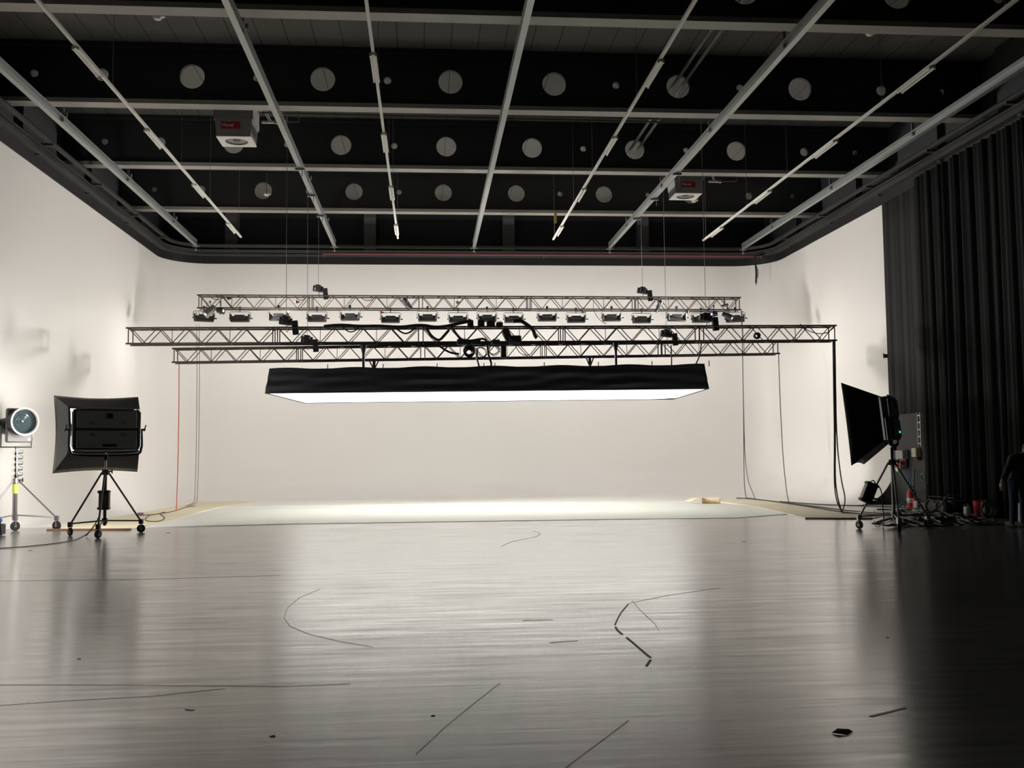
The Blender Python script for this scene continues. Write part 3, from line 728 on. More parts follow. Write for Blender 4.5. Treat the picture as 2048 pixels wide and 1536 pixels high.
# ------------------------------------------------------------------ stage floor coverings
def sheet(px_poly, z0, z1, name, m, label, cat):
    poly = [(fl(x, y, z1).x, fl(x, y, z1).y) for x, y in px_poly]
    a = sum(poly[i][0] * poly[(i + 1) % len(poly)][1] - poly[(i + 1) % len(poly)][0] * poly[i][1] for i in range(len(poly)))
    if a < 0: poly.reverse()
    return tag(MB().prism(poly, z0, z1).build(name, m, smooth=False), label, cat)
sheet([(284, 1055), (560, 1048), (800, 1044.5), (1240, 1038), (1470, 1035.5), (1574, 1028), (1500, 1012), (1412, 1003.5), (1180, 1005.5), (800, 1010.5), (440, 1016.5)], 0, .012, 'floor_vinyl', M_VINYL,
      'large glossy white floor sheet lying under the overhead softbox', 'floor sheet')
sheet([(446, 1013.5), (800, 1008.5), (1412, 1002), (1400, 998.4), (1100, 999.5), (800, 1002.3), (520, 1005.5)], 0, .008, 'floor_runner', mat('white_paint_runner', (.8, .78, .74), .35), 'white floor strip along the foot of the back wall', 'floor sheet')
tag(sheet([(100, 1059), (262, 1058), (286, 1052.5), (440, 1014), (512, 1003.5), (470, 1002.5), (395, 1004), (300, 1022), (180, 1042)], 0, .016, 'protection_board', M_BOARD, 'cream protection boards on the floor along the left wall', 'floor board'), 'cream protection boards on the floor along the left wall', 'floor board')
sheet([(1396, 997.5), (1420, 996.2), (1560, 1004), (1650, 1015), (1760, 1033), (1745, 1036.5), (1616, 1036.5), (1580, 1027), (1500, 1011)], 0, .016, 'protection_board', M_BOARD, 'cream protection boards on the floor along the right wall', 'floor board')
def strip(pa, pb, w, h, label):
    a, b = fl(*pa), fl(*pb); d = (b - a); n = Vector((-d.y, d.x, 0)).normalized() * w
    poly = [(a.x, a.y), (b.x, b.y), (b.x + n.x, b.y + n.y), (a.x + n.x, a.y + n.y)]
    return tag(MB().prism(poly, 0, h).build('wooden_batten', M_BROWN, smooth=False), label, 'batten')
strip((93, 1062), (258, 1061), .12, .04, 'brown wooden strip on the floor behind the left softlight')
strip((1611, 1038.5), (1745, 1039), .12, .035, 'brown wooden strip on the floor before the right softlight')
p = fl(1408, 1004, .05)
t = thing('paper_roll', 'small curled kraft paper roll on the floor by the back wall', 'paper', p)
R = rotm('Y', PI / 2)
MB().tube([(-.05, 0, .045), (.42, -.22, .05)], .085, 16).build('roll', M_PAPER, t)
MB().grid(lambda u, v: (-.55 + .5 * u + .1 * v, .15 - .3 * v - .12 * u, .03 + .10 * math.sin(u * 2.2)), 8, 4).build('loose_end', M_PAPER, t, solid=.004)

# floor cables, tape marks and litter
cable([fl(x, y, .012) for x, y in ((-40, 1099), (60, 1093), (140, 1083), (165, 1074), (185, 1058), (203, 1042))], .008, 'long black cable on the floor leading to the left softlight')
cable([fl(x, y, .025) for x, y in ((272, 1031), (300, 1030), (330, 1026), (350, 1022), (372, 1014), (390, 1012))], .013, 'dark red cable lying on the left boards', M_REDPIPE)
cable([fl(x, y, .025) for x, y in ((300, 1030), (288, 1038), (296, 1043), (320, 1043), (331, 1036), (324, 1030), (318, 1027), (330, 1024))], .011, 'grey cable loop lying on the left boards')
sw = fl(281, 1029, .02)
tag(MB().rbox((sw.x, sw.y, .045), (.16, .08, .05), .015).build('cable_switch', mat('mauve_plastic', (.18, .12, .2), .5)), 'small purplish switch box lying on the left boards', 'switch')
for k, (pts, lab) in enumerate((
        (((1473, 996), (1500, 997), (1560, 1004), (1640, 1014), (1700, 1022), (1800, 1030)), 'upper black cable running over the right boards'),
        (((1492, 995.5), (1570, 1006), (1630, 1015), (1690, 1025), (1760, 1030), (1850, 1036)), 'middle black cable running over the right boards'),
        (((1560, 1003), (1650, 1010), (1740, 1012), (1820, 1016), (1880, 1020)), 'black cable running close under the right wall'),
        (((1684, 1025), (1740, 1028), (1800, 1034), (1860, 1040), (1930, 1038)), 'lower black cable from the hanging bundle towards the curtain'))):
    cable([fl(x, y, .03) for x, y in pts], .016, lab)
arcs = [((1257, 1208), (1243, 1224), (1235, 1238), (1230, 1250)), ((1231, 1254), (1236, 1262), (1245, 1269)), ((1253, 1275), (1264, 1284), (1278, 1296), (1293, 1309), (1301, 1315)), ((1301, 1320), (1297, 1326), (1293, 1332))]
t = thing('tape_mark', 'broken black tape arc on the grey floor right of centre', 'tape mark')
for k, a in enumerate(arcs):
    pts = [fl(x, y) for x, y in a]; mb = MB(); w = .009 if k else .006
    vs = []
    for i, q in enumerate(pts):
        d = (pts[min(i + 1, len(pts) - 1)] - pts[max(i - 1, 0)]); n = Vector((-d.y, d.x, 0)).normalized() * w
        vs += [(q.x + n.x, q.y + n.y, .0025), (q.x - n.x, q.y - n.y, .0025)]
    mb.add(vs, [(2 * i, 2 * i + 1, 2 * i + 3, 2 * i + 2) for i in range(len(pts) - 1)]).build('tape_piece', M_TAPE, t, smooth=False, solid=.002)
M_SCUFF = mat('dull_scuff', (.06, .058, .055), .32)
M_SCUFF.node_tree.nodes['Principled BSDF'].inputs['IOR'].default_value = 2.4
def line_mark(pts, w, label):
    P = [fl(x, y) for x, y in pts]; vs = []
    for i, q in enumerate(P):
        d = (P[min(i + 1, len(P) - 1)] - P[max(i - 1, 0)]); n = Vector((-d.y, d.x, 0)).normalized() * w
        vs += [(q.x + n.x, q.y + n.y, .002), (q.x - n.x, q.y - n.y, .002)]
    tag(MB().add(vs, [(2 * i, 2 * i + 1, 2 * i + 3, 2 * i + 2) for i in range(len(P) - 1)]).build('scuff_mark', M_SCUFF, smooth=False, solid=.0015), label, 'scuff mark')
line_mark(((1066, 1062), (1078, 1065), (1080, 1069), (1070, 1074), (1045, 1079), (1022, 1084), (1010, 1089), (1003, 1093)), .011, 'thin curved black scuff on the floor just before the white sheet')
line_mark(((372, 1418.5), (380, 1420), (389, 1420)), .010, 'short dark scuff on the floor at lower left')
line_mark(((0, 1370), (170, 1370), (400, 1371.5), (560, 1373), (700, 1368)), .0022, 'long thin line across the lower left floor')
line_mark(((0, 1162), (280, 1159), (520, 1152), (560, 1151)), .006, 'long thin line across the floor before the left softlight')
line_mark(((640, 1178), (600, 1195), (575, 1215), (568, 1236), (580, 1253), (620, 1269), (680, 1283), (745, 1294)), .0022, 'thin curved scratch on the floor left of centre')
line_mark(((1265, 1202), (1280, 1220), (1298, 1237), (1310, 1248), (1318, 1262)), .0022, 'thin slanting scratch beside the broken tape arc')
line_mark(((1000, 1366), (950, 1405), (895, 1450), (832, 1508)), .0012, 'faint diagonal scratch on the floor at lower centre')
line_mark(((1258, 1440), (1200, 1484), (1130, 1536)), .0012, 'faint diagonal scratch running off the bottom edge')
line_mark(((1260, 1206), (1340, 1190), (1440, 1176)), .004, 'faint level scratch above the broken tape arc')
line_mark(((1045, 1241), (1105, 1239.5)), .006, 'short level scuff left of the broken tape arc, upper one')
line_mark(((1100, 1285), (1156, 1281.5)), .006, 'short level scuff left of the broken tape arc, lower one')
line_mark(((0, 1411), (130, 1402), (300, 1393), (450, 1377)), .0022, 'faint slanting line across the lower left floor')
line_mark(((1740, 1433), (1775, 1425), (1810, 1416)), .012, 'dark smear on the floor above the torn scrap')
for px, py, sz, lab in ((158, 1318, .016, 'tiny dark fleck in the reflection of the left softlight'), (545, 1473, .018, 'tiny dark fleck on the lower left floor'), (866, 1432, .014, 'tiny dark fleck on the floor at bottom centre'),
                        (1488, 1083, .05, 'tiny dark fleck on the floor before the white sheet at right'), (336, 1066, .06, 'small flat dark scrap on the floor right of the left softlight'), (60, 1101, .05, 'small brown scrap on the floor below the long cable'),
                        (1775, 1275, .015, 'tiny dark fleck in the reflection of the right softlight')):
    p = fl(px, py)
    tag(MB().add([(p.x - sz, p.y, .001), (p.x - .2 * sz, p.y - .6 * sz, .002), (p.x + sz, p.y - .2 * sz, .001), (p.x + .3 * sz, p.y + .7 * sz, .004)], [(0, 1, 2, 3)]).build('debris_fleck', M_TAPE, smooth=False, solid=.002), lab, 'fleck')
p = fl(1686, 1467, 0)
tag(MB().add([(p.x - .06, p.y + .01, .004), (p.x - .02, p.y + .03, .02), (p.x + .05, p.y + .035, .012), (p.x + .065, p.y + .02, .003), (p.x + .01, p.y - .04, .004), (p.x - .03, p.y - .01, .018)],
             [(0, 5, 1), (1, 5, 2), (5, 4, 3), (5, 3, 2), (0, 4, 5)]).build('cloth_scrap', M_CLOTH, smooth=False, solid=.003), 'torn black scrap lying on the floor at lower right', 'scrap')

# ------------------------------------------------------------------ softlights on stands
def wheel(t, c, ang, r=.085, w=.04):
    ax = Vector((math.cos(ang), math.sin(ang), 0)); c = Vector(c)
    wo = MB().lathe([(.025, -w / 2), (r * .8, -w / 2), (r, -w * .3), (r, w * .3), (r * .8, w / 2), (.025, w / 2)], c, ax.to_track_quat('Z', 'Y').to_matrix(), 20).build('caster', M_RUBBER, t)
    MB().cone(c - ax * w * .7, c + ax * w * .7, .03, n=10).tube([c + ax * (w * .7), c + ax * (w * .7) + Vector((0, 0, r + .03)), c - ax * (w * .7) + Vector((0, 0, r + .03)), c - ax * (w * .7)], .012, 6).cone(c + Vector((0, 0, r + .02)), c + Vector((0, 0, r + .11)), .016, n=8).build('fork', M_STEEL, wo)
def stand(t, base, wheels, zc, ztop, m=M_STEEL, zcross=.30, r=.085, leg_r=.02, col=.032):
    """tripod stand, built around the Empty t standing at base"""
    base = Vector((base[0], base[1], 0)); W = [Vector((w[0], w[1], 0)) - base for w in wheels]
    for w in W:
        wheel(t, w + Vector((0, 0, r)), math.atan2(w.y, w.x) + rnd.uniform(.5, 1.2), r)
        top = w.normalized() * .07 + Vector((0, 0, zc)); bot = w + Vector((0, 0, 2 * r + .06))
        lg = MB().cone(top, bot, leg_r, n=8)
        lg.cone(Vector((0, 0, zcross)) + w.normalized() * .03, w * .95 + Vector((0, 0, 2 * r + .08)), leg_r * .8, n=8).box(bot, (.08, .08, .1))
        lg.build('leg', m, t)
    c = MB().cone((0, 0, zcross - .1), (0, 0, zc + .05), col, n=12).cone((0, 0, zc - .05), (0, 0, zc + .06), .085, .06, n=12).cone((0, 0, zcross - .06), (0, 0, zcross + .05), .055, n=12)
    c.build('column', m, t)
    MB().cone((0, 0, zc), (0, 0, ztop), col * .7, n=12).build('riser', M_CHROME, t)
    MB().cone((col, 0, zc + .02), (col + .1, 0, zc + .02), .015, n=8).box((col + .1, 0, zc + .02), (.02, .02, .09)).build('lock_knob', M_GREYBLK, t)

def softlight(t, ztop, phi, tilt, W0=1.28, H0=.82, WO=1.66, HO=1.60, depth=.62, offz=0.0, offx=0.0, glow=None):
    """panel head with a flared cloth softbox; phi turns its beam from +Y towards -X, local to Empty t"""
    R = rotm('Z', phi) @ rotm('X', -tilt)
    c = Vector((0, 0, ztop + H0 / 2 + .14))
    T = Matrix.Translation(c) @ R.to_4x4()
    hd = MB(T).rbox((0, 0, 0), (W0, .17, H0), .02)
    hd.build('lamp_head', M_GREYBLK, t)
    b = MB(T)
    for z in (-.20, .20): b.rbox((0, -.095, z), (W0 - .12, .03, H0 / 2 - .06), .01)
    b.build('rear_cover', M_REAR, t)
    for z, w in ((.27, .12), (-.02, .0), (-.33, .28)):
        if w: MB(T).rbox((.05, -.115, z), (w, .02, .06 if w > .2 else .10), .008).build('control_plate', M_PLASTIC, t)
    sc = MB(T)
    for x in (-.30, .30):
        for z in (.14, -.10): sc.cone((x, -.13, z), (x, -.10, z), .022, n=8).box((x + .06, -.118, z - .03), (.05, .02, .02))
    sc.build('latch', M_STEEL, t)
    bar = MB(T)
    for z in (H0 / 2 + .015, -H0 / 2 - .015): bar.cone((-W0 / 2 + .02, -.06, z), (W0 / 2 - .02, -.06, z), .014, n=8)
    for x in (-W0 / 2 - .015, W0 / 2 + .015): bar.cone((x, -.06, -H0 / 2 + .05), (x, -.06, H0 / 2 - .05), .014, n=8)
    bar.build('guard_rail', M_CHROME, t)
    # yoke
    yk = MB(T).tube([(-W0 / 2 - .05, 0, 0), (-W0 / 2 - .06, 0, -H0 / 2 - .04), (-W0 / 2 + .06, 0, -H0 / 2 - .12), (W0 / 2 - .06, 0, -H0 / 2 - .12), (W0 / 2 + .06, 0, -H0 / 2 - .04), (W0 / 2 + .05, 0, 0)], .03, 8, smooth=1)
    yk.cone((0, 0, -H0 / 2 - .10), (0, 0, -H0 / 2 - .22), .06, .035, n=10)
    yk.build('yoke', M_PLASTIC, t)
    kn = MB(T)
    for s in (-1, 1): kn.cone((s * (W0 / 2 + .03), 0, 0), (s * (W0 / 2 + .13), 0, 0), .02, n=8).box((s * (W0 / 2 + .12), 0, .03), (.02, .03, .14), rotm('Y', .3))
    kn.build('tilt_handle', M_GREYBLK, t)
    # flared cloth: four sides from the head to the opening, bowed inwards
    sb = MB(T)
    def ring(k):
        w = W0 / 2 + .03 + (WO - W0 - .06) / 2 * k; h = H0 / 2 + .02 + (HO - H0 - .04) / 2 * k; y = .10 + depth * k
        pts = []; cs = [(-w, -h), (w, -h), (w, h), (-w, h)]
        for i in range(4):
            a, bb = cs[i], cs[(i + 1) % 4]
            for j in range(8):
                u = j / 8; x = a[0] + (bb[0] - a[0]) * u; z = a[1] + (bb[1] - a[1]) * u
                bow = .05 * math.sin(PI * u) * (.4 + .6 * k)
                if i == 0: z += bow
                elif i == 2: z -= bow
                elif i == 1: x -= bow
                else: x += bow
                pts.append((x + offx * k, y, z + offz * k))
        return pts
    vs = []; K = 6
    for k in range(K + 1): vs += ring(k / K)
    fs = []
    for k in range(K):
        for i in range(32): j = (i + 1) % 32; fs.append((k * 32 + i, k * 32 + j, k * 32 + 32 + j, k * 32 + 32 + i))
    sb.add(vs, fs).build('softbox_cloth', M_PLASTIC, t, solid=.012)
    cx = Vector((offx * .78, .09 + depth * .78, offz * .78))
    fr2 = [Vector(((p[0] - offx * .78) * .975 + offx * .78, p[1] - .01, (p[2] - offz * .78) * .975 + offz * .78)) for p in ring(.78)]
    MB(T).add([tuple(cx)] + [tuple(p) for p in fr2], [(0, 1 + i, 1 + (i + 1) % 32) for i in range(32)]).build('front_diffuser', glow or G_SOFT, t, smooth=False)
    return T

# left softlight
lw = [fl(140, 1072), fl(196, 1077), fl(282, 1065)]
lb = (at(210, 1000, 21.1).x, 21.1)
t = thing('softlight', 'black square softlight on a wheeled stand before the left white wall', 'studio light', (lb[0], lb[1], 0), 0, 'panel softlights on stands')
zc = at(208, 945, lb[1]).z; zh = at(209, 915, lb[1]).z
stand(t, lb, lw, zc, zh + .1, M_RIM)
softlight(t, zh + .02, math.radians(27), math.radians(1), offz=-.07, offx=-.07)
bx = at(206, 1001, lb[1] - .25)
tb = thing('power_supply', 'black power supply box strapped low on the left softlight stand', 'power supply', (bx.x, lb[1] - .16, bx.z - .19))
MB().rbox((0, 0, .19), (.20, .14, .38), .02).build('casing', M_GREYBLK, tb)
for z in (.03, .36): MB().rbox((-.01, 0, z), (.23, .16, .06), .02).build('bumper', M_RUBBER, tb)
MB().box((.05, -.075, .22), (.03, .01, .16)).build('label_strip', M_DIM, tb)
cable([(bx.x - .06, lb[1] - .2, bx.z - .2), (bx.x - .06, lb[1] - .4, .3), fl(172, 1072, .02)], .011, 'black lead from the left power supply box to the floor')

# right softlight
rw = [fl(1719, 1058), fl(1799, 1067), fl(1856, 1056)]
rb = (at(1787, 1000, 18.95).x, 18.95)
t = thing('softlight', 'black softlight seen from its side on a wheeled stand before the curtain', 'studio light', (rb[0], rb[1], 0), 0, 'panel softlights on stands')
zc = at(1786, 925, rb[1]).z; zh = at(1785, 905, rb[1]).z
stand(t, rb, rw, zc, zh + .1, M_STEEL)
T = softlight(t, zh + .12, math.radians(58), math.radians(5), offz=-.05, glow=G_SIDE)
MB(T).cone((.2, -.13, -.28), (.2, -.115, -.28), .022, n=8).build('indicator_lamp', G_LED, t)
bx = at(1735, 985, rb[1])
tb = thing('power_supply', 'black power supply box clamped to a leg of the right softlight stand', 'power supply', (bx.x, rb[1] - .05, bx.z))
Rb = rotm('Y', math.radians(24))
MB().rbox((0, 0, 0), (.22, .16, .36), .02, Rb).build('casing', M_GREYBLK, tb)
for z in (-.17, .17): MB().rbox(Rb @ Vector((0, 0, z)), (.25, .18, .06), .02, Rb).build('bumper', M_RUBBER, tb)
MB().tube([Rb @ Vector((-.05, 0, .2)), Rb @ Vector((0, 0, .27)), Rb @ Vector((.08, 0, .2))], .012, 6, smooth=1).build('handle', M_STEEL, tb)
MB().box(Rb @ Vector((.16, .03, -.06)), (.16, .06, .04), Rb).build('clamp', M_STEEL, tb)
cable([at(x, y, rb[1] - .1) for x, y in ((1744, 966), (1757, 970), (1764, 985), (1765, 1010), (1768, 1035))] + [fl(1766, 1052, .02)], .011, 'black lead looping from the right power supply box to the floor')

# fresnel on a wind-up stand at the far left
fb = (at(30, 1000, 22.55).x, 22.55)
fw = [fl(113, 1061), fl(30, 1062), Vector((-9.2, 21.75, 0))]
t = thing('light_stand', 'silver wind-up stand with yellow tape at the far left wall', 'light stand', (fb[0], fb[1], 0))
zc = at(30, 962, fb[1]).z; zt_ = at(30, 897, fb[1]).z
stand(t, fb, fw, zc, zt_, M_STEEL, zcross=.36, r=.105, leg_r=.018, col=.05)
MB().cone((0, 0, at(30, 987, fb[1]).z), (0, 0, at(30, 967, fb[1]).z), .058, n=14).build('yellow_band', M_YELLOW, t)['label'] = 'yellow tape band'
mb = MB()
for k in range(5):
    z = zc + .08 + k * (zt_ - zc - .1) / 5
    mb.cone((0, 0, z), (0, 0, z + .06), .075, n=12).box((.10, -.02, z + .04), (.09, .04, .03)).tube([(.10, -.02, z + .03), (.15, -.02, z + .05), (.15, -.02, z + .10), (.09, -.02, z + .10)], .008, 6)
mb.build('lock_collar', M_CHROME, t)
p = at(33, 851, fb[1] - .12)
t = thing('fresnel_lamp', 'grey fresnel spotlight with round lens on the far left stand', 'studio light', (fb[0], fb[1], zt_))
a = math.radians(47)                        # beam turned from the camera towards the right
dirv = Vector((math.sin(a), -math.cos(a), 0)); q = dirv.to_track_quat('Z', 'Y').to_matrix()
hc = Vector((.0, 0, p.z - zt_))
Rz = rotm('Z', a)
MB().rbox(hc + Rz @ Vector((0, -.1, 0)), (.56, .10, .74), .03, Rz).build('front_plate', mat('grey_lamp_enamel', (.14, .13, .125), .4), t)
MB().lathe([(.0, -.62), (.17, -.60), (.20, -.35), (.23, -.2), (.25, -.05)], hc, q).build('barrel', M_PLASTIC, t)
MB().lathe([(.285, .10), (.285, .32), (.30, .32), (.30, .35), (.255, .35), (.255, .14)], hc + Vector((0, 0, .08)), q, 32, False).build('lens_housing', M_GREYBLK, t)
MB().lathe([(.30, .35), (.305, .375), (.275, .38), (.265, .35)], hc + Vector((0, 0, .08)), q, 32, False).build('lens_rim', mat('pale_rim_metal', (.7, .66, .64), .35, metal=.4), t)
prof = [(.0, .24)]
for k in range(1, 9): prof += [(.25 * k / 9, .235 - .004 * k + (.015 if k % 2 else 0))]
MB().lathe(prof + [(.262, .2)], hc + Vector((0, 0, .08)), q, 32).build('fresnel_lens', M_GLASS, t)
MB().tube([hc + Rz @ Vector((-.33, 0, 0)), Vector(Rz @ Vector((-.33, 0, .03))) , Vector(Rz @ Vector((.33, 0, .03))), hc + Rz @ Vector((.33, 0, -.25))], .02, 8).cone((0, 0, -.05), (0, 0, .05), .03, n=10).build('yoke', M_RIM, t)
MB().cone(hc + Rz @ Vector((.2, -.16, -.3)), hc + Rz @ Vector((.2, -.15, -.3)), .03, n=12).build('knob', M_WHITE, t)
# blue toolbox half in frame
p = fl(5, 1069, 0)
t = thing('tool_box', 'blue box with dark crate cut off at the left frame edge', 'box', (p.x + .02, p.y - .35, 0))
MB().rbox((-.02, 0, .13), (.30, .3, .22), .02).build('crate', M_GREYBLK, t)
MB().rbox((-.05, 0, .31), (.26, .26, .14), .05).build('lid', M_BLUE, t)
MB().tube([(.02, -.17, .31), (.14, -.17, .29), (.18, -.2, .0)], .014, 6).build('handle', M_GREYBLK, t)

# ------------------------------------------------------------------ right side: felt, wall panel, curtain
yF0, yF1 = atx(1852, 600, XR).y, YE + .15
def felt(u, v): return (XR - .02 + .025 * math.sin(u * 26) + .01 * math.sin(u * 71), yF0 + (yF1 - yF0) * u, 2.55 + (ZC - 2.55 - .02) * v)
tag(MB().grid(felt, 60, 6).build('felt_drape', M_FELT, solid=.02), 'flat charcoal drape between the white wall and the pleated black curtain', 'drape')
struct(MB().box((XR + .1, (yF0 + yF1) / 2, 1.27), (.2, yF1 - yF0, 2.54)).build('wall_panel', M_PANEL, smooth=False))
def drape(u, v):
    y = 5.0 + (yF0 + .05 - 5.0) * u
    s = u * 20
    a = math.sin(s * 2 * PI * 3.4 + 1.3 * math.sin(s * 1.7)); b = math.sin(s * 2 * PI * 5.3 + 2 * math.sin(s * .9))
    amp = .07 * (.55 + .45 * math.sin(s * 1.13)) + .025
    x = XR - .16 + amp * a * (.75 + .25 * (1 - v)) + .035 * b + .03 * (1 - v) * math.sin(s * 3)
    return (x, y, .02 + (ZC + .1) * v)
cur = tag(MB().grid(drape, 1300, 8).build('stage_curtain', M_VELVET, solid=.012), 'tall pleated black curtain along the right side of the hall', 'curtain')
def wall_item(px0, py0, px1, py1, name, m, label, cat, d=.12, X=XR):
    a, b = atx(px0, py0, X), atx(px1, py1, X)
    t = thing(name, label, cat, (X - d / 2, (a.y + b.y) / 2, (a.z + b.z) / 2))
    return t, abs(a.y - b.y), abs(a.z - b.z)
# cable ladder
t, w, h = wall_item(1838, 825, 1846, 893, 'cable_ladder', M_GALV, 'grey cable ladder fixed upright on the charcoal wall panel', 'cable ladder', .08)
mb = MB()
for s in (-1, 1): mb.box((0, s * w / 2, 0), (.03, .03, h))
for k in range(5): mb.box((0, 0, -h / 2 + .08 + k * (h - .16) / 4), (.025, w, .035))
mb.build('ladder_rail', M_GALV, t)
for s in (-1, 1): MB().box((.04, s * w / 2, h * .3), (.08, .04, .05)).build('bracket', M_STEEL, t)
t, w, h = wall_item(1833, 896, 1843, 914, 'phone_box', M_BEIGE, 'beige box with red underside on the charcoal wall panel', 'wall box', .16)
MB().rbox((0, 0, 0), (.15, w, h), .015).build('housing', M_BEIGE, t)
MB().cone((0, 0, -h / 2 - .08), (0, 0, -h / 2 + .01), .05, n=12).box((.02, 0, -h / 2 - .05), (.1, w * .9, .06)).build('socket', M_REDPIPE, t)
t, w, h = wall_item(1857, 920, 1863, 929, 'call_point', M_REDP, 'small red call point on the charcoal wall panel near the curtain', 'call point', .09)
MB().rbox((0, 0, 0), (.08, w, h), .015).build('housing', M_REDP, t)
MB().box((-.043, 0, .01), (.008, w * .55, h * .4)).build('window', M_WHITE, t)
t, w, h = wall_item(1842, 947, 1851, 961, 'hoop', M_GREEN, 'green ring hanging on the charcoal wall panel', 'ring', .05)
MB().tube([(0, w / 2 * math.cos(2 * PI * i / 24), h / 2 * math.sin(2 * PI * i / 24)) for i in range(24)], .012, 6, closed=True).build('ring', M_GREEN, t)
MB().cone((.03, 0, h / 2), (-.015, 0, h / 2), .012, n=8).build('hook', M_STEEL, t)
t, w, h = wall_item(1803, 897, 1819, 937, 'distribution_board', M_GREYBOX, 'grey power distribution board with red and white sockets behind the right softlight', 'power board', .2)
MB().rbox((0, 0, .1), (.18, w, h * .45), .02).build('cabinet', M_GREYBOX, t)
MB().rbox((.05, 0, -.12), (.08, w * .9, h * .5), .02).build('back_plate', M_GREYBLK, t)
for k, (yy, zz, m_) in enumerate(((-.08, -.1, M_REDP), (.1, -.12, M_GREYBOX), (-.06, -.24, M_GREYBOX), (.1, -.26, M_WHITE))):
    MB().cone((.04, yy, zz), (-.1, yy, zz - .04), .055, n=12).cone((-.1, yy, zz - .04), (-.12, yy, zz - .045), .065, n=12).build('socket', m_, t)
for k, (m_, px, lab) in enumerate(((M_BLUE, 1818, 'blue cable'), (M_GREYCABLE, 1822, 'grey cable'), (M_GREYCABLE, 1829, 'thin grey cable'))):
    a = atx(px, 938, XR - .12); b = atx(px + 2, 995, XR - .12)
    cable([a, a.lerp(b, .5) + Vector((-.03, .02, 0)), b, Vector((XR - .5, b.y - .1, .02))], .018, lab + ' hanging down the charcoal wall panel below the power board', m_)

def on_floor(px, py, gap=.42):
    p = fl(px, py, 0)
    if p.x > XR - gap: p = atx(px, py, XR - gap); p.z = 0
    return p
# fire extinguisher
p = on_floor(1822, 1014)
t = thing('fire_extinguisher', 'red fire extinguisher on the floor behind the right softlight', 'fire extinguisher', p)
MB().lathe([(.0, .0), (.085, .0), (.095, .03), (.095, .40), (.06, .47), (.03, .5), (.0, .5)]).build('cylinder', M_REDP, t)
MB().cone((0, 0, .5), (0, 0, .56), .03, n=10).box((.05, 0, .57), (.14, .03, .03)).tube([(.03, 0, .53), (.12, -.05, .45), (.11, -.06, .2)], .014, 6, smooth=1).build('valve_handle', M_GREYBLK, t)
MB().lathe([(.097, .15), (.097, .28)], n=24, caps=False).build('label_sleeve', M_PALE, t, solid=.002)
def clutter_box(px, py, w, d, h, m, name, label, cat='box', m2=None, rz=0):
    p = on_floor(px, py)
    t = thing(name, label, cat, (p.x, p.y + d / 2, 0), rz)
    MB().rbox((0, 0, h / 2), (w, d, h), .02).build('body', m, t)
    MB().box((0, -d / 2 - .004, h * .5), (w * .5, .008, h * .35)).build('front_panel', m2 or M_DIM, t)
    MB().tube([(-w * .25, 0, h), (-w * .2, 0, h + .05), (w * .2, 0, h + .05), (w * .25, 0, h)], .012, 6).build('handle', M_RIM, t)
    return t
clutter_box(1842, 1016, .22, .2, .22, M_GREYBOX, 'battery_pack', 'small pale battery box with a blue front beside the fire extinguisher', m2=M_BLUE)
clutter_box(1833, 1004, .12, .12, .28, M_REDP, 'warning_lamp', 'small red lamp box behind the fire extinguisher', 'lamp', M_PALE)
clutter_box(1861, 1016, .26, .3, .20, M_PLASTIC, 'case', 'low black case beside the charcoal wall panel foot', 'case')
# old lamps lying before the curtain
def lying_lamp(px, py, L, r, label, rz):
    p = on_floor(px, py, .75)
    t = thing('studio_lamp', label, 'studio light', (p.x, p.y + .2, 0), rz, 'lamps lying by the curtain')
    R = rotm('Y', PI / 2)
    MB().lathe([(.0, -L / 2), (r * .8, -L / 2), (r * .85, 0), (r, .02), (r, L / 2), (.0, L / 2 - .02)], (0, 0, r + .02), R, 20).build('barrel', M_PLASTIC, t)
    MB().lathe([(r * 1.02, -L / 2 - .04), (r * 1.08, -L / 2 - .04), (r * 1.08, -L / 2 + .05), (r * .9, -L / 2 + .05)], (0, 0, r + .02), R, 20, False).build('lens_ring', M_GREYBOX, t)
    MB().tube([(0, -r - .03, r), (.0, -r - .05, 2 * r + .1), (0, r + .05, 2 * r + .1), (0, r + .03, r)], .014, 6).build('yoke', M_RIM, t)
lying_lamp(1880, 1022, .30, .15, 'black studio lamp lying by the curtain, nearest the charcoal panel', .3)
lying_lamp(1907, 1022, .45, .15, 'black studio lamp with a pale front ring lying mid curtain', .1)
clutter_box(1930, 1015, .5, .3, .32, M_PLASTIC, 'case', 'long black case on the floor against the curtain', 'case')
cable([at(x, y, 22.6) for x, y in ((1865, 1022), (1880, 1013), (1890, 997), (1900, 988), (1918, 990))], .018, 'grey cable arching over the lamps by the curtain', M_GREYCABLE)
p = on_floor(1934, 1033)
t = thing('canister', 'white plastic canister standing on the dark floor before the curtain', 'canister', p)
MB().rbox((0, 0, .12), (.11, .14, .24), .03).build('body', M_CANISTER, t)
MB().tube([(-.03, 0, .24), (-.03, 0, .28), (.03, 0, .29), (.045, 0, .24)], .012, 6).build('handle', M_CANISTER, t)
MB().cone((-.035, 0, .23), (-.035, 0, .29), .022, n=10).build('cap', M_GREYBLK, t)
clutter_box(1942, 1030, .10, .1, .18, M_DIM, 'canister', 'dim second canister just right of the white one', 'canister')
p = on_floor(1958, 1022)
t = thing('bucket', 'red bucket on the floor before the curtain', 'bucket', p)
MB().lathe([(.0, .005), (.10, .0), (.13, .34), (.135, .34), (.135, .355), (.125, .355), (.095, .02), (.0, .02)], n=20).build('pail', M_REDP, t)
MB().tube([(-.13, 0, .32), (-.11, -.05, .26), (0, -.14, .2), (.11, -.05, .26), (.13, 0, .32)], .006, 6, smooth=1).build('handle', M_STEEL, t)
clutter_box(1981, 1020, .26, .2, .34, M_DIM, 'equipment_bag', 'taupe equipment bag standing behind the cable coil by the curtain', 'bag')
p = on_floor(1976, 1036)
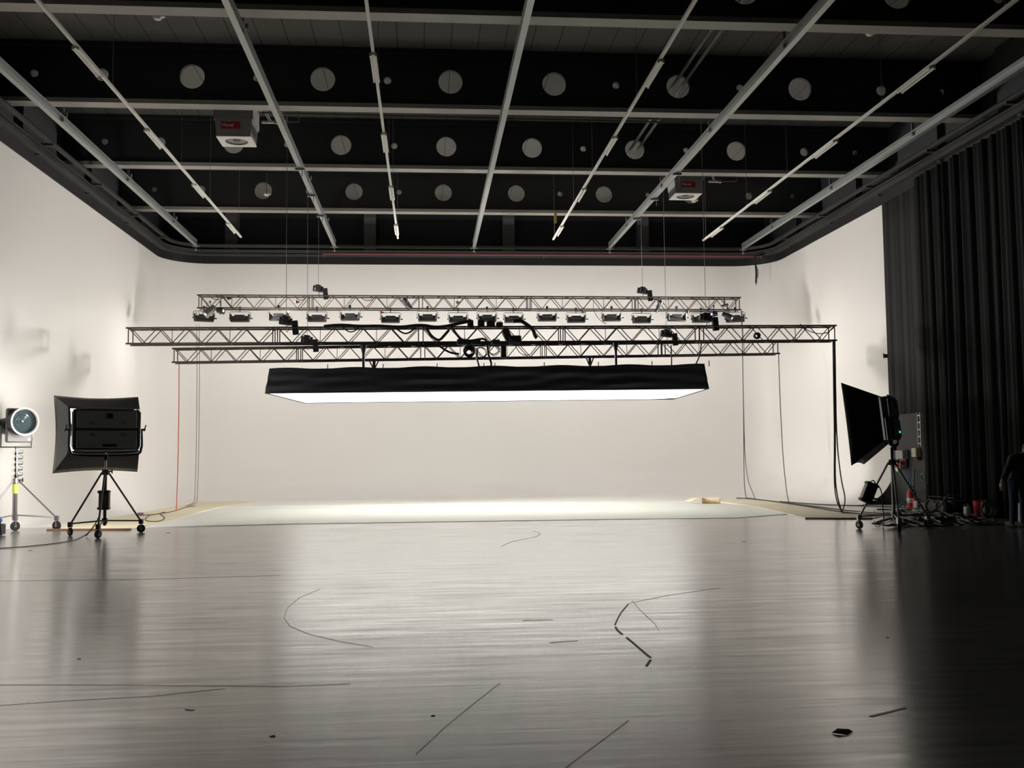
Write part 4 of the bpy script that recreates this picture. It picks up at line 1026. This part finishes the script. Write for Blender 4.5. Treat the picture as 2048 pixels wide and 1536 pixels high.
coil(Vector((p.x, p.y, .18)), .19, 5, .014, 'grey cable coil leaning upright before the taupe bag', m=M_GREYCABLE)
p = on_floor(1925, 1040)
# tangle of cables on the dark floor
mb = MB(); r2 = random.Random(3)
for k in range(34):
    x0 = r2.uniform(1740, 1900); y0 = r2.uniform(1018, 1050); L = r2.uniform(60, 150)
    pts = [fl(min(x0 + L * i / 7 + r2.uniform(-6, 6), 1992), max(1019, min(1052, y0 + r2.uniform(-5, 5) + 5 * math.sin(i + k))), .015 + .02 * (k % 4)) for i in range(8)]
    pts = [Vector((min(p.x, XR - .45), p.y, p.z)) for p in pts]
    mb.tube(pts, r2.choice((.012, .016, .02)), 6, smooth=1)
tag(mb.build('cable_tangle', M_CABLE), 'tangle of black cables spread on the dark floor at right', 'cables', kind='stuff')
mb = MB()
for k in range(9):
    x0 = r2.uniform(1780, 1890); y0 = r2.uniform(1020, 1046); L = r2.uniform(50, 110)
    pts = [fl(x0 + L * i / 6, max(1019, min(1050, y0 + r2.uniform(-4, 4))), .06) for i in range(7)]
    mb.tube([Vector((min(p.x, XR - .45), p.y, p.z)) for p in pts], .012, 6, smooth=1)
tag(mb.build('cable_tangle', M_GREYCABLE), 'paler grey cables lying over the black cable tangle at right', 'cables', kind='stuff')
p = on_floor(1975, 1049)
tag(MB().grid(lambda u, v: (p.x - .35 + .7 * u, p.y - .2 + .4 * v, .012 + .05 * abs(math.sin(5 * u + 3 * v)) * math.sin(PI * u) * math.sin(PI * v)), 14, 8).build('cloth_heap', mat('dark_teal_cloth', (.012, .03, .03), .8), solid=.006), 'dark teal cloth lying on the floor before the person', 'cloth')
wp = atx(1777, 712, XR)
t = thing('wall_bracket', 'small dark bracket sticking out at the end of the right white wall', 'bracket', (XR - .02, wp.y, wp.z))
MB().box((-.06, 0, 0), (.12, .06, .10)).cone((-.12, 0, -.06), (-.12, 0, .08), .02, n=8).build('clip', M_GREYBLK, t)

# ------------------------------------------------------------------ person at the right edge, turned away
def skin_mesh(name, verts, edges, radii, m, parent, sub=2):
    me = bpy.data.meshes.new(name); me.from_pydata([tuple(v) for v in verts], edges, []); me.update()
    o = bpy.data.objects.new(name, me); COL.objects.link(o); o.parent = parent
    md = o.modifiers.new('skin', 'SKIN'); md.use_smooth_shade = True
    for i, r in enumerate(radii):
        sv = me.skin_vertices[0].data[i]; sv.radius = (r if isinstance(r, tuple) else (r, r)); sv.use_root = (i == 0)
    if sub:
        s = o.modifiers.new('smooth', 'SUBSURF'); s.levels = sub; s.render_levels = sub
    me.materials.append(m); return o
pp_ = fl(2039, 1055)
t = thing('person', 'person in black jacket and blue jeans standing turned away at the right edge', 'person', (pp_.x, pp_.y, 0), .15)
t.scale = (1.04, 1.04, 1.04)
B = [(0, 0, .93), (.03, -.01, 1.08), (.07, .02, 1.22), (.12, .05, 1.33), (.27, .17, 1.38), (.40, .25, 1.40),
     (-.10, 0, .88), (-.115, -.01, .50), (-.12, .02, .10), (-.125, .13, .04),
     (.10, 0, .88), (.115, -.01, .50), (.12, .02, .10), (.125, .13, .04),
     (-.07, .04, 1.31), (-.19, .02, 1.08), (-.26, .10, .88), (-.26, .13, .83),
     (.30, .04, 1.31), (.36, .03, 1.06), (.33, .16, .86), (.32, .19, .81)]
E = [(0, 1), (1, 2), (2, 3), (3, 4), (4, 5), (0, 6), (6, 7), (7, 8), (8, 9), (0, 10), (10, 11), (11, 12), (12, 13), (3, 14), (14, 15), (15, 16), (16, 17), (3, 18), (18, 19), (19, 20), (20, 21)]
RAD = [(.11, .08), (.10, .075), (.12, .09), (.12, .08), .055, .055, .075, .055, .04, .03, .075, .055, .04, .03, .06, .045, .032, .03, .06, .045, .032, .03]
body = skin_mesh('body', B, E, RAD, M_SKIN, t)
HS = Matrix.Translation((.42, .22, -.15))
hd = MB(HS).sphere((.09, .08, 1.62), .105, 14, (.80, .95, 1.18))
hd.sphere((.09, .185, 1.60), .022, 6, (.8, 1.2, 1.3))
for s in (-1, 1): hd.sphere((.09 + s * .085, .07, 1.61), .028, 6, (.4, .8, 1.2)).sphere((.09 + s * .035, .165, 1.64), .014, 6)
hd.box((.09, .175, 1.555), (.05, .012, .012))
hd.build('head', M_SKIN, t)
MB(HS).sphere((.09, .068, 1.645), .112, 14, (.84, .92, 1.10)).build('hair', M_HAIR, t)
skin_mesh('jeans', [(0, 0, .96), (-.10, 0, .86), (-.115, -.01, .50), (-.12, .01, .03), (.10, 0, .86), (.115, -.01, .50), (.12, .01, .03)],
          [(0, 1), (1, 2), (2, 3), (0, 4), (4, 5), (5, 6)], [(.155, .12), .105, .08, .075, .105, .08, .075], M_JEANS, t)
skin_mesh('jacket', [(0, 0, .72), (.005, 0, .90), (.03, -.01, 1.08), (.07, .02, 1.22), (.12, .05, 1.33), (.15, .09, 1.37), (-.07, .04, 1.31), (-.19, .02, 1.08), (-.255, .095, .90), (.30, .04, 1.31), (.36, .03, 1.06), (.333, .15, .88)],
          [(0, 1), (1, 2), (2, 3), (3, 4), (4, 5), (4, 6), (6, 7), (7, 8), (4, 9), (9, 10), (10, 11)], [(.20, .16), (.195, .16), (.18, .145), (.185, .14), (.17, .115), .08, .08, .065, .055, .08, .065, .055], M_JACKET, t)
for s in (-1, 1):
    sh = MB()
    sh.rbox((s * .122, .07, .055), (.11, .28, .105), .035); sh.build('shoe', M_SHOE, t)
    MB().rbox((s * .122, -.066, .075), (.05, .02, .09), .008).build('heel_tab', M_PALE, t)
    # hand: palm, four fingers, thumb
    hx, hy, hz = (-.26, .128, .84) if s < 0 else (.32, .188, .82)
    hb = MB().rbox((hx, hy, hz - .03), (.035, .075, .09), .012)
    for k, (dy, l) in enumerate(((-.028, .055), (-.010, .068), (.010, .072), (.028, .064))):
        hb.tube([(hx, hy + dy, hz - .07), (hx + .004 * s, hy + dy, hz - .07 - l * .55), (hx - .012 * s, hy + dy + .004, hz - .07 - l)], .0088, 6)
    hb.tube([(hx, hy + .036, hz - .015), (hx - .01 * s, hy + .058, hz - .045), (hx - .012 * s, hy + .058, hz - .075)], .0095, 6)
    hb.build('hand', M_SKIN, t)
# pale crate at the very edge
p = fl(2050, 1046)
t = thing('crate', 'pale grey crate cut off by the right edge beside the person', 'box', (p.x + .12, p.y + .15, 0))
MB().rbox((.02, 0, .2), (.25, .3, .4), .02).build('body', M_GREYBOX, t)
MB().box((0, -.155, .3), (.12, .01, .05)).build('handle', M_GREYBLK, t)
